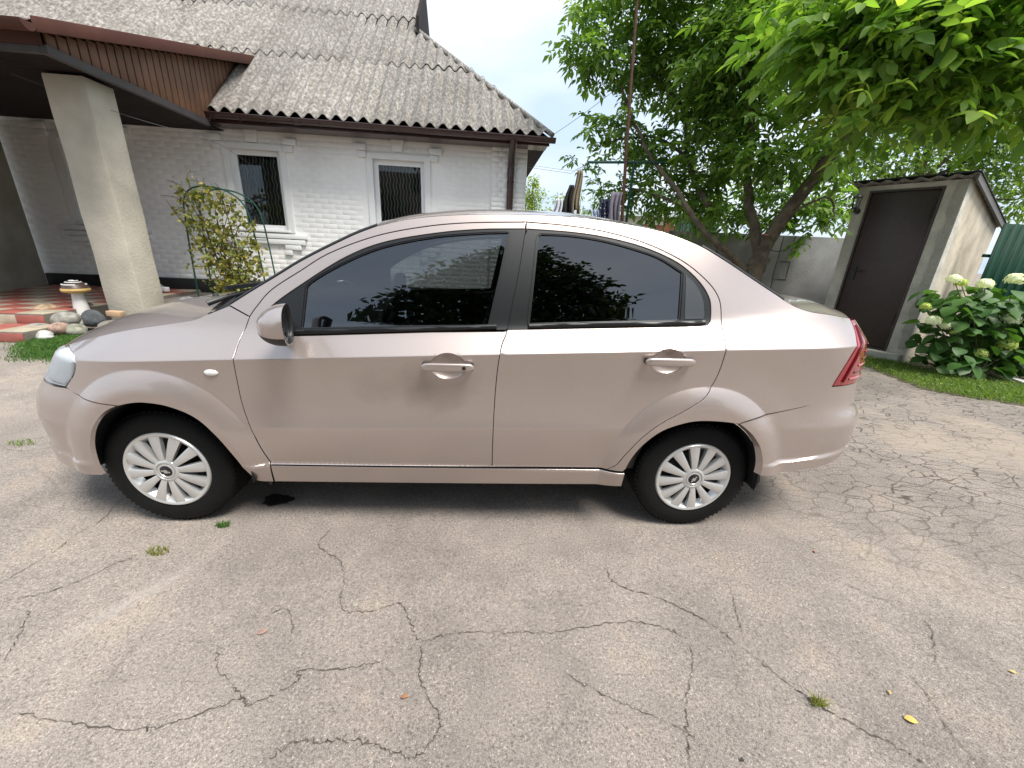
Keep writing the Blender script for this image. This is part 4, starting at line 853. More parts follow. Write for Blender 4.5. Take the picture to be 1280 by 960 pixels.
# ================================================================== hydrangea
hyd = tag(empty('hydrangea_bush', (5.95, 4.85, 0)), 'hydrangea bush with big leaves and white and lime flower heads by the fence', 'bush')
hb0 = np.array([5.95, 4.85, 0])
V, Fc = leaf_arrays(np.zeros((1, 3)), np.array([[1.0, 0, 0]]), np.array([[0, 0, 1.0]]), .16, .115 * 1.25, .10, .22)
hm = np_mesh('leaf', V, Fc, True); hm.materials.append(M['hyd_leaf']); hm.attributes.new('tint', 'FLOAT', 'POINT')
FLW = [((5.21, 4.92, 1.205), .085, 'w'), ((5.63, 4.95, 1.165), .10, 'w'), ((5.96, 4.95, 1.24), .105, 'w'), ((5.16, 4.92, .71), .09, 'w'), ((5.36, 4.95, .65), .075, 'w'), ((6.10, 4.92, .77), .105, 'w'), ((5.0, 4.92, .875), .065, 'g'), ((5.31, 4.92, 1.17), .075, 'g'), ((6.10, 4.85, .47), .115, 'g'), ((5.83, 4.85, .345), .085, 'g'), ((6.50, 4.95, .27), .08, 'g'), ((5.46, 4.92, .58), .04, 'g'), ((6.45, 5.0, 1.15), .1, 'w'), ((6.7, 4.9, .7), .1, 'w')]
def stemline(m, a, b): m.tube(crom([a, ((a[0] + b[0]) / 2 + .04, (a[1] + b[1]) / 2, (a[2] + b[2]) / 2 + .05), b], 4), list(np.linspace(.008, .004, 9)), 5)
sm_ = MB()
for c, r, k in FLW: stemline(sm_, (rng.uniform(-.25, .25), rng.uniform(-.05, .2), .02), tuple(np.array(c) - hb0))
sm_.build('stems', M['stem'], hyd)
n = 0
for _ in range(4000):
    q = np.array([rng.uniform(4.95, 6.9), rng.uniform(4.72, 5.35), rng.uniform(.12, 1.22)])
    top = 1.18 - .55 * max(0, (5.45 - q[0])) ** 1.0 - .05
    if q[0] < (5.22 if q[2] > .6 else 5.42): continue
    if q[2] > top or q[2] < .16 + .5 * max(0, 5.25 - q[0]): continue
    if n < 290:
        a = math.atan2(q[1] - 5.15, q[0] - 5.9) + rng.normal() * .9
        ob = link('leaf', hm, None, hyd, loc=tuple(q - hb0), rot=(rng.normal() * .35, rng.uniform(.0, .75), a)); s = rng.uniform(.75, 1.3); ob.scale = (s, s, s); n += 1
p = np.column_stack([rng.uniform(5.35, 6.95, 420), rng.uniform(4.9, 5.4, 420), rng.uniform(.08, 1.02, 420)]); p = p[p[:, 2] < 1.12 - .55 * np.maximum(0, 5.5 - p[:, 0])]
d = rng.normal(size=p.shape); d[:, 2] = -.35; d[:, 1] -= .5
V, Fc = leaf_arrays(p - hb0, d, rng.normal(size=p.shape) * .3 + np.array([0, -.4, 1]), .15, .135, .1, .2)
tag(foliage('inner_foliage', V, Fc, 14, M['hyd_leaf'], hyd), kind='stuff')
for (c, r, k) in FLW:
    r = r * .82; nn = 150; dr = rand_dirs(nn); dr[:, 2] = np.where(dr[:, 2] < -.6, -dr[:, 2], dr[:, 2]); dr /= np.linalg.norm(dr, axis=1)[:, None]
    pp = dr * r * rng.uniform(.88, 1.05, nn)[:, None] * np.array([1, 1, .86]); t1 = np.cross(dr, rng.normal(size=(nn, 3))); t1 /= np.linalg.norm(t1, axis=1)[:, None]; t2 = np.cross(dr, t1)
    w = r * .17; Vf = np.stack([pp + t1 * w, pp + t2 * w + dr * w * .2, pp - t1 * w, pp - t2 * w + dr * w * .2], 1).reshape(-1, 3); b = (np.arange(nn) * 4)[:, None]; Fq = np.hstack([b, b + 1, b + 2, b + 3])
    core_n = 10; cm = MB().lathe([(0, -.5 * r), (.6 * r, -.35 * r), (.85 * r, .0), (.6 * r, .45 * r), (0, .62 * r)], core_n); cv = np.array([tuple(v) for v in cm.v]); cf = np.array(cm.f) + len(Vf)
    me = np_mesh('flower_head', np.vstack([Vf, cv]), np.vstack([Fq, cf]), False); a = me.attributes.new('tint', 'FLOAT', 'POINT'); a.data.foreach_set('value', np.concatenate([np.repeat(rng.random(nn) * .6, 4), np.zeros(len(cv))]).astype(np.float32))
    o = link('flower_head', me, M['petal_white'] if k == 'w' else M['petal_green'], hyd, loc=tuple(np.array(c) - hb0)); o['label'] = 'white flower head' if k == 'w' else 'lime green flower head'

# ================================================================== grass verge, moss, weeds
EDGE = np.array([(4.30, 6.4), (4.96, 5.63), (4.91, 5.29), (4.79, 4.40), (5.13, 4.05), (5.5, 3.88), (6.6, 3.5), (8.5, 3.0)])
verge = np.vstack([crom(EDGE, 14), [(9.5, 3.2), (9.5, 5.6), (6.6, 5.6), (5.5, 5.6), (4.9, 6.5)]])
me = bpy.data.meshes.new('verge_soil'); bm = bmesh.new(); vs_ = [bm.verts.new((x + (.03 * math.sin(x * 31 + y * 23) + .02 * math.sin(y * 57)), y + .03 * math.cos(x * 27 - y * 19), gz(x, y) + .004)) for x, y in verge]; bm.faces.new(vs_); bmesh.ops.triangulate(bm, faces=bm.faces); bm.to_mesh(me); bm.free()
tag(link('verge_soil', me, M['soil']), 'dark soil under the grass verge', kind='structure')
def inside(P, poly):
    x, y = P[:, 0], P[:, 1]; r = np.zeros(len(P), bool); j = len(poly) - 1
    for i in range(len(poly)):
        xi, yi = poly[i]; xj, yj = poly[j]
        c = ((yi > y) != (yj > y)) & (x < (xj - xi) * (y - yi) / (yj - yi + 1e-12) + xi); r ^= c; j = i
    return r
def blades(P, z0, h, w, mat, name, label):
    n = len(P); a = rng.uniform(0, 6.28, n); lean = rng.normal(0, .45, (n, 2)); hh = h * rng.uniform(.5, 1.3, n)
    sx, sy = np.cos(a) * w, np.sin(a) * w; b = np.column_stack([P, np.full(n, z0) if np.isscalar(z0) else z0])
    mid = b + np.column_stack([lean * (hh * .45)[:, None], hh * .55]); tip = b + np.column_stack([lean * (hh * 1.25)[:, None], hh * .9])
    s = np.column_stack([sx, sy, np.zeros(n)]); V = np.stack([b - s, b + s, mid + s * .7, mid - s * .7, tip], 1).reshape(-1, 3); k = (np.arange(n) * 5)[:, None]
    Fc = np.vstack([np.hstack([k, k + 1, k + 2]), np.hstack([k, k + 2, k + 3]), np.hstack([k + 3, k + 2, k + 4])])
    o = foliage(name, V, Fc, 5, mat, None); return tag(o, label, 'grass', None, 'stuff')
P = rng.uniform((4.2, 3.0), (8.6, 6.6), (90000, 2)); P = P[inside(P + rng.normal(0, .06, P.shape), verge)]
dens = .5 + .5 * np.sin(P[:, 0] * 5 + 2 * np.sin(P[:, 1] * 4)) * np.sin(P[:, 1] * 6); P = P[(rng.random(len(P)) < .55 + .45 * dens) & ~((P[:, 1] > 4.75) & (P[:, 0] > 5.5) & (rng.random(len(P)) < .8))]
blades(P, .01, .06, .0035, M['grass'], 'grass_verge', 'green grass verge in front of the shed')
# clover-like ground leaves in the verge
Pc = P[rng.choice(len(P), 2600)]; d = rng.normal(size=(2600, 3)); d[:, 2] = .2
V, Fc = leaf_small(np.column_stack([Pc, rng.uniform(.02, .06, 2600)]), d, np.tile([0, 0, 1.0], (2600, 1)), .032, .024); tag(foliage('clover', V, Fc, 4, M['grass'], None), 'low broad leaved weeds in the grass verge', 'weeds', None, 'stuff')
tag(MB().box((-.06, -.42, .0), (.06, .5, .045)).build('edging_plank', M['grey_plank'], None, (6.36, 4.86, .02), (0, 0, math.radians(-18)), bevel=.004), 'pale plank edging lying in front of the hydrangea', 'plank')
ms = np.array([(-5.10, 3.84), (-4.55, 3.9), (-4.6, 4.5), (-5.5, 4.95), (-6.0, 4.85), (-5.65, 4.35)]); P = rng.uniform((-6.1, 3.7), (-4.4, 5.0), (30000, 2)); P = P[inside(P + rng.normal(0, .07, P.shape), ms)]
mz = .02 * np.clip(1 - ((P[:, 0] + 5.25) ** 2 + (P[:, 1] - 4.4) ** 2) / .5, 0, 1)
blades(P, mz, .032, .004, M['moss'], 'moss_patch', 'bright green cushion of moss beside the porch steps')
def tuft(name, label, x, y, r, n, mat):
    a = rng.uniform(0, 6.28, n); q = np.column_stack([x + r * np.sqrt(rng.random(n)) * np.cos(a), y + .5 * r * np.sqrt(rng.random(n)) * np.sin(a)])
    o = blades(q, 0, .028, .0022, mat, name, label); o['category'] = 'weed'; del o['kind']; return o
tuft('weed_tuft', 'small green weed tuft beside the front wheel', -1.35, 1.53, .035, 70, M['moss']); tuft('weed_tuft', 'yellowish weed tuft in a crack left of the dusty streak', -1.50, 1.35, .045, 60, M['rose_leaf']); tuft('weed_tuft', 'small weed tuft in the crack near the yellow leaf', 1.02, .86, .022, 60, M['rose_leaf']); tuft('weed_tuft', 'weed tuft in the crack left of the front bumper', -3.10, 2.19, .08, 60, M['grass'])
# fallen leaves and grit
def fallen(label, x, y, L, W, rgb, rz, curl=.25):
    V, Fc = leaf_arrays(np.zeros((1, 3)), np.array([[1.0, 0, 0]]), np.array([[0, 0, 1.0]]), L, W, curl, .02)
    V = np.asarray(V); B = V.copy(); B[:, 2] -= .0008; Fb = np.asarray(Fc)[:, ::-1] + len(V)
    tag(link('fallen_leaf', np_mesh('fallen_leaf', np.vstack([V, B]), np.vstack([Fc, Fb]), True), simple('fallen_leaf', rgb, .7, var=.35, scale=60), None, (x, y, gz(x, y) + .006), (.1, -.06, rz)), label, 'leaf')
fallen('yellow fallen leaf on the asphalt at lower right', 1.265, .832, .036, .022, (.55, .36, .09), -.4); fallen('pinkish dry leaf on the asphalt left of centre', -.855, 1.005, .034, .022, (.26, .165, .135), .3, .1); fallen('small orange brown curled leaf near the bottom centre', -.295, .818, .026, .013, (.27, .13, .06), .1, .5)
fallen('tiny yellow leaf fragment above the yellow leaf', 1.285, .90, .014, .009, (.5, .34, .1), 1.2); fallen('tiny yellow leaf at the far right edge', 1.79, 1.0, .02, .010, (.55, .42, .1), -.5); fallen('small reddish leaf behind the rear wheel', 1.495, 1.54, .022, .012, (.32, .16, .12), 1.0); fallen('small black crumb near the bottom right', .685, .70, .011, .011, (.02, .02, .02), 0, .4)
nG = 420; gp = np.column_stack([rng.uniform(-2.6, 3.4, nG), rng.uniform(.55, 3.2, nG)]); V = []; Fq = []
for x, y in gp:
    if rng.random() < .35 and y > 1.5: continue
    s = rng.uniform(.0018, .0055); b = len(V); h = s * .9
    V += [(x + s * math.cos(a + x * 9), y + s * math.sin(a + x * 9), gz(x, y)) for a in (0, 1.6, 3.1, 4.8)] + [(x + rng.normal() * s * .3, y, gz(x, y) + h)]
    Fq += [(b + i, b + (i + 1) % 4, b + 4) for i in range(4)]
tag(link('grit', np_mesh('grit', V, Fq), simple('grit', (.30, .27, .23), .95, var=.5, scale=3)), 'loose grit scattered on the asphalt', 'grit', None, 'stuff')

# ================================================================== rockery by the porch pillar
def rock(label, x, y, z, rx, ry, rz, rgb, seed, rough=.25):
    r2 = np.random.default_rng(seed); bm = bmesh.new(); bmesh.ops.create_icosphere(bm, subdivisions=3, radius=1)
    f = r2.normal(size=(7, 3)) * 1.6; ph = r2.uniform(0, 6, 7)
    for v in bm.verts:
        c = np.array(v.co); s = 1 + rough * .5 * sum(math.sin(c @ f[k] + ph[k]) for k in range(7)) / 3.2
        v.co = Vector((c[0] * s * rx, c[1] * s * ry, c[2] * s * rz))
    me = bpy.data.meshes.new('stone'); bm.to_mesh(me); bm.free(); me.polygons.foreach_set('use_smooth', np.ones(len(me.polygons), bool))
    return tag(link('stone', me, simple('stone', rgb, .9, var=.45, scale=14, bump=1, bscale=28), None, (x, y, z), (0, 0, seed * .7)), label, 'stone', 'stones of the rockery')
def hwp(s, d): return (.05 + math.cos(HA) * s + math.sin(HA) * d, 8.53 + math.sin(HA) * s - math.cos(HA) * d)
RK = [('tan rounded stone left of the mushroom', -6.62, 2.62, .20, .15, .11, .09, (.40, .29, .18)), ('pink brown stone in front of the mushroom', -6.28, 2.82, .14, .13, .11, .09, (.36, .25, .19)), ('pale grey stone right of the pink brown one', -6.05, 2.85, .12, .13, .11, .08, (.34, .32, .28)), ('grey stone at the step edge', -6.30, 3.12, .06, .14, .10, .07, (.27, .26, .23)), ('light grey stone at the foot of the lower step', -6.02, 3.35, .04, .08, .07, .06, (.42, .41, .38)), ('dark stone wedged behind the mushroom foot', -6.40, 2.30, .20, .12, .10, .09, (.10, .10, .10)), ('mossy grey stone behind the moss cushion', -5.85, 3.12, .06, .16, .10, .08, (.22, .22, .17)), ('brown grey stone nearest the bonnet', -5.55, 2.95, .07, .15, .12, .09, (.22, .20, .17)), ('small beige stone by the steps', -6.45, 2.95, .12, .09, .07, .06, (.45, .37, .26)), ('flat grey stone on the left of the rockery', -6.12, 3.2, .03, .10, .07, .04, (.30, .29, .27)), ('rough grey stone against the end of the upper step', -6.10, 2.95, .16, .12, .12, .10, (.25, .24, .21)), ('reddish stone against the end of the lower step', -5.98, 3.18, .09, .11, .10, .08, (.33, .22, .17)), ('small whitish stone nearest the moss', -5.92, 3.42, .03, .07, .06, .05, (.45, .44, .42)), ('dark speckled stone at the right foot of the pillar', -5.25, 1.95, .22, .16, .13, .12, (.17, .17, .17))]
for k, (lb, s, d, z, a, b, c, rgb) in enumerate(RK): x, y = hwp(s - .12, d); rock(lb, x, y, z, a * 1.1, b * 1.1, c * 1.1, rgb, 11 + k)
x, y = hwp(-6.0, 2.80); sl = rock('dark grey slag stone below the mushroom, rough and pitted', x, y, .14, .13, .10, .10, (.07, .075, .08), 40, .6)
x, y = hwp(-5.72, 2.80); tag(MB().box((-.085, -.05, 0), (.085, .05, .07)).build('brick', simple('buff_brick', (.45, .30, .18), .85, bump=.5), None, (x, y, .20), (0, .06, .1), bevel=.008), 'buff brick lying against the pillar foot', 'brick')
x, y = hwp(-6.36, 2.55); mu = tag(empty('garden_mushroom', (x, y, .16), .0), 'painted garden mushroom ornament with brown and white cap', 'ornament')
MB().lathe([(.0, 0), (.095, 0), (.09, .08), (.068, .20), (.062, .27), (.0, .275)], 24).build('stalk', simple('mushroom_white', (.72, .70, .66), .6, bump=.2), mu)
MB().lathe([(.0, .235), (.10, .240), (.155, .252), (.168, .270), (.160, .292)], 28).build('cap_rim', simple('mushroom_ochre', (.62, .42, .15), .5, var=.2), mu)
capm = simple('mushroom_brown', (.075, .045, .035), .4, var=.3, scale=14)
MB().lathe([(.160, .293), (.140, .325), (.10, .352), (.05, .368), (0, .372)], 28).build('cap', capm, mu)
for k in range(3): MB().tube([(.135 * math.cos(a) * (1 - .32 * k), .135 * math.sin(a) * (1 - .32 * k), .331 + .024 * k - .003 * k * k) for a in np.linspace(.3 + k, 5.6 + k, 22)], .008, 5).build('cap_stripe', M['white_trim'], mu)
mu.scale = (.9, .9, 1.25)
x, y = hwp(-6.75, .62); sc_ = tag(empty('garden_scoop', (x, y, .25), -.2), 'small grey scoop with a white handle lying by the black plinth', 'scoop')
MB().lathe([(0, -.15), (.05, -.13), (.075, -.05), (.07, .05), (.05, .09), (0, .1)], 14, Matrix.Translation((0, 0, .08)) @ Matrix.Rotation(math.pi / 2, 4, 'Y')).build('blade', simple('scoop_grey', (.23, .24, .26), .5), sc_); MB().box((.10, -.035, .02), (.23, .035, .10)).build('handle', M['white_trim'], sc_, bevel=.01)

# ================================================================== rose on its green trellis
x, y = hwp(-5.85, .95); tr = tag(empty('trellis', (x, y, .15), HA), 'dark green metal hoop trellis carrying the rose', 'trellis')
hoop = [(0, 0, -.1), (.02, 0, .6), (.05, 0, 1.3), (.09, 0, 1.66), (.22, 0, 1.84), (.45, 0, 1.90), (.75, 0, 1.86), (.98, 0, 1.72), (1.09, 0, 1.5), (1.14, 0, 1.1), (1.18, 0, .5), (1.2, 0, -.1)]
for yy in (0, .40): MB().tube(crom([(a, yy, c) for a, b, c in hoop], 5), .013, 8).build('hoop', M['green_paint'], tr)
for q in hoop[1:-1:2]: MB().tube([(q[0], 0, q[2]), (q[0], .40, q[2])], .008, 6).build('rung', M['green_paint'], tr)
x, y = hwp(-5.25, .98); rose = tag(empty('rose_bush', (x, y, .15), HA), 'climbing rose with yellowing leaves on the green trellis', 'bush')
RC = [(-.35, 0, 1.98, .12), (-.10, 0, 1.85, .15), (.12, 0, 1.80, .12), (-.50, 0, 1.82, .10), (.30, 0, 1.68, .12), (-.62, 0, 1.5, .10), (.52, 0, 1.3, .12), (.60, 0, .55, .12), (-.45, 0, 1.62, .17), (-.30, 0, 1.75, .16), (-.05, 0, 1.62, .20), (.15, 0, 1.60, .16), (.32, 0, 1.42, .18), (-.40, 0, 1.35, .20), (-.15, 0, 1.30, .24), (.1, 0, 1.2, .22), (.45, 0, 1.05, .17), (-.3, 0, 1.05, .22), (-.05, .05, .95, .26), (.25, 0, .85, .24), (-.2, 0, .70, .25), (.1, 0, .60, .28), (.38, 0, .60, .22), (-.05, 0, .35, .28), (.25, 0, .35, .26), (.5, 0, .75, .15), (-.55, 0, .85, .08), (-.62, 0, .65, .06), (-.5, 0, 1.0, .08), (.58, 0, .95, .12), (.1, 0, .2, .25)]
cm = MB()
for k in range(16):
    e = RC[k]; a = (rng.uniform(-.1, .2), rng.uniform(-.05, .1), 0); cm.tube(crom([a, (a[0] * .5 + e[0] * .5 + rng.normal() * .08, rng.normal() * .06, e[2] * .55), (e[0], e[1] + rng.normal() * .05, e[2]), (e[0] + rng.normal() * .12, rng.normal() * .08, e[2] + .14)], 5), list(np.linspace(.010, .003, 16)), 5)
for a, b in (((-.45, 0, 1.6), (-.80, -.05, 1.72)), ((-.4, 0, 1.75), (-.62, 0, 1.95)), ((-.2, 0, 1.7), (-.1, 0, 2.02)), ((.1, 0, 1.6), (.2, 0, 1.88)), ((.4, 0, 1.2), (.72, 0, 1.35))): cm.tube([a, ((a[0] + b[0]) / 2, 0, (a[2] + b[2]) / 2 + .05), b], [.006, .005, .003], 5)
cm.build('canes', M['thorn_stem'], rose)
p, o = ellipsoid_pts(RC, 1900, .5); p[:, 1] *= 1.0; d = rng.normal(size=p.shape); d[:, 2] -= .4
V, Fc = leaf_arrays(p, d, rng.normal(size=p.shape) + np.array([0, -.6, .8]), rng.uniform(.05, .085, len(p)), rng.uniform(.038, .062, len(p)), .15, .1)
tag(foliage('foliage', V, Fc, 14, M['rose_leaf'], rose), kind='stuff')
p, o = ellipsoid_pts(RC, 420, .6); d = rng.normal(size=p.shape); d[:, 2] -= .6
V, Fc = leaf_arrays(p, d, rng.normal(size=p.shape) + np.array([0, -.5, .6]), .045, .028, .3, .2); tag(foliage('dry_foliage', V, Fc, 14, M['rose_dry'], rose), kind='stuff')

# ================================================================== across the yard, behind the camera: seen mirrored in the car's glass
nb = tag(empty('neighbour_house', (1.5, -10.5, 0)), 'brown roofed neighbour house mirrored in the car and house windows', 'house')
MB().box((-9, -3, 0), (8, 2.6, 2.8)).build('wall', M['plaster_grey'], nb)
MB().prism([(-9.4, 3.0, 2.7), (-9.4, -3.4, 2.7), (-9.4, -.3, 5.4)], (17.8, 0, 0)).build('roof', simple('neighbour_roof', (.07, .04, .03), .8), nb); MB().box((-4, -.5, 4.8), (-3.5, .1, 6.3)).build('chimney', M['plaster_grey'], nb)
tc_ = [(0.2, -5.4, 7.6, .8), (1.1, -5.5, 7.9, .8), (-.5, -5.4, 6.9, .8), (1.9, -5.6, 7.0, .8), (.6, -5.3, 6.6, 1.0), (2.5, -5.5, 6.0, .8), (-1.2, -5.5, 5.9, .8), (1.5, -5.3, 5.6, 1.0), (0, -5.3, 5.4, 1.0), (3.1, -5.6, 5.0, .7), (-1.9, -5.5, 5.0, .7), (2.4, -5.4, 4.6, .9), (.8, -5.3, 4.4, 1.1), (-.8, -5.4, 4.4, 1.0), (3.6, -5.7, 4.1, .6), (-2.5, -5.6, 4.2, .6), (1.6, -5.3, 3.4, 1.0), (-.2, -5.3, 3.3, 1.0), (3.0, -5.6, 3.4, .8), (-1.8, -5.5, 3.5, .8)]
simple_tree('yard_tree', 'tall broad tree mirrored in both side windows of the car', (.6, -5.6, 0), [(.6, -5.6, 0), (.6, -5.6, 2.2), (.7, -5.6, 4.5), (.7, -5.6, 7.4)], tc_, 13000, M['dark_leaf'], .24, .14, r0=.18)
simple_tree('plum_tree', 'small dark tree mirrored near the front door pillar', (-4.6, -6.4, 0), [(-4.6, -6.4, 0), (-4.6, -6.4, 1.5), (-4.5, -6.4, 3.2)], [(-4.6, -6.4, 3.4, .7), (-4.0, -6.4, 3.0, .6), (-5.2, -6.4, 3.0, .6), (-4.6, -6.4, 2.4, .8)], 1500, M['dark_leaf'], .18, .1, r0=.1)
# ================================================================== car.  local: x from front axle to the rear, left side at -y, z up
car = tag(empty('car', (-1.607, 2.343, 0), math.radians(3.55)), 'champagne beige four door sedan with silver spoked wheel covers and dark side windows', 'car')
def _sm(a, b, x):
    t = np.clip((x - a) / (b - a), 0, 1); return t * t * (3 - 2 * t)
_XF = np.array([(.15, -.75), (.22, -.785), (.30, -.79), (.38, -.79), (.46, -.795), (.54, -.795), (.60, -.78), (.68, -.715), (.76, -.655), (.82, -.605), (.88, -.55), (.95, -.5), (1.2, -.5)])
_XR = np.array([(.15, 3.30), (.25, 3.36), (.33, 3.41), (.42, 3.46), (.50, 3.485), (.56, 3.485), (.62, 3.475), (.68, 3.435), (.75, 3.42), (.90, 3.405), (1.0, 3.38), (1.07, 3.365), (1.12, 3.34), (1.6, 3.3)])
def _cub(tab, z):
    X, Y = tab[:, 0], tab[:, 1]; z = np.clip(z, X[0], X[-1] - 1e-9); m = np.gradient(Y, X)
    i = np.clip(np.searchsorted(X, z, side='right') - 1, 0, len(X) - 2); h = X[i + 1] - X[i]; t = (z - X[i]) / h
    return (2 * t ** 3 - 3 * t ** 2 + 1) * Y[i] + (t ** 3 - 2 * t ** 2 + t) * h * m[i] + (-2 * t ** 3 + 3 * t ** 2) * Y[i + 1] + (t ** 3 - t ** 2) * h * m[i + 1]
def xf(z): return _cub(_XF, np.asarray(z, float))
def xr(z): return _cub(_XR, np.asarray(z, float))
RF, NF, RR, NR = .72, 2.75, .56, 2.9
def zs(x): return .817 + .0528 * np.asarray(x, float)       # shoulder crease
def zl(x): return .548 + .022 * (np.asarray(x, float) - 1)  # lower door crease
def flare(x, z, cx):
    r = np.hypot((x - cx) / .88, z - .285); th = np.clip((z - .16) / .18, 0, 1)
    t = np.clip((.498 - r) / .10, 0, 1); return .032 * (1 - (1 - t) ** 1.6) * th
def away(x, z):
    r = np.minimum(np.hypot((x - .045) / .88, z - .285), np.hypot((x - 2.435) / .88, z - .285)); return _sm(.46, .66, r)
def Wf(x, z):
    """half width of the body at length x and height z"""
    x = np.asarray(x, float); z = np.asarray(z, float); s = zs(x); l = zl(x)
    fw = away(x, z); lo = .852 - .027 * np.clip((l - z) / (l - .36), 0, 2.2) ** 1.5 * (.30 + .70 * _sm(-.15, .35, x) * _sm(2.75, 2.3, x))
    v = np.clip((z - l) / (s - l), 0, 1); mid = .852 - .013 * np.sin(np.pi * v ** .8) * (.25 + .75 * fw)
    h = np.clip(z - s, 0, 2); k = .78 + .44 * _sm(.55, -.05, x) + .42 * _sm(2.45, 3.05, x); hb = .10 + .03 * _sm(2.2, 2.8, x)
    g = np.maximum(h - hb, 0); e = .02; soft = lambda q: .5 * (q + np.sqrt(q * q + e * e))
    gg = soft(h - hb) - soft(-hb); up = .852 - k * (h - gg) - .27 * gg - .24 * g ** 2
    w = np.where(z < l, lo, np.where(z < s, mid, up)); w = w * (1 - .012 * ((x - 1.3) / 1.6) ** 2)
    w = w - .055 * _sm(.75, .15, x) * _sm(0, .12, h) - .10 * _sm(2.35, 3.1, x) * _sm(.05, .35, h)
    w = w + flare(x, z, .045) + flare(x, z, 2.435)
    w = w + .012 * _sm(.350, .340, z) * _sm(.36, .44, x) * _sm(2.25, 2.16, x)
    w = w + .010 * _sm(.362, .352, z) * _sm(-.24, -.32, x)
    zc = .408 + .12 * (x - 2.81); w = w + .012 * _sm(zc + .004, zc - .008, z) * _sm(2.75, 2.83, x)
    d = np.clip((x - xf(z)) / RF, 0, 1); w = w * (1 - (1 - d) ** NF) ** (1 / NF)
    d = np.clip((xr(z) - x) / RR, 0, 1); w = w * (1 - (1 - d) ** NR) ** (1 / NR)
    return w
def Nf(x, z, e=.003):
    dx = (Wf(x + e, z) - Wf(x - e, z)) / (2 * e); dz = (Wf(x, z + e) - Wf(x, z - e)) / (2 * e)
    n = np.stack([-dx, -np.ones_like(dx), -dz], -1); return n / np.linalg.norm(n, axis=-1)[..., None]
def resample(P, step):
    P = np.asarray(P, float); Q = np.vstack([P, P[:1]]); d = np.r_[0, np.cumsum(np.linalg.norm(np.diff(Q, axis=0), axis=1))]
    keep = np.r_[True, np.diff(d) > 1e-6]; Q = Q[keep]; d = d[keep]
    out = []                                     # keep every given vertex, subdivide long edges
    for i in range(len(Q) - 1):
        n = max(1, int(math.ceil((d[i + 1] - d[i]) / step)))
        for k in range(n): out.append(Q[i] + (Q[i + 1] - Q[i]) * k / n)
    return np.array(out)
def area(P): x, y = P[:, 0], P[:, 1]; return .5 * np.sum(x * np.roll(y, -1) - np.roll(x, -1) * y)
def inset(P, d):
    t = np.roll(P, -1, 0) - np.roll(P, 1, 0); t /= np.linalg.norm(t, axis=1)[:, None] + 1e-9
    return P + np.stack([-t[:, 1], t[:, 0]], 1) * d, np.stack([t[:, 1], -t[:, 0]], 1)
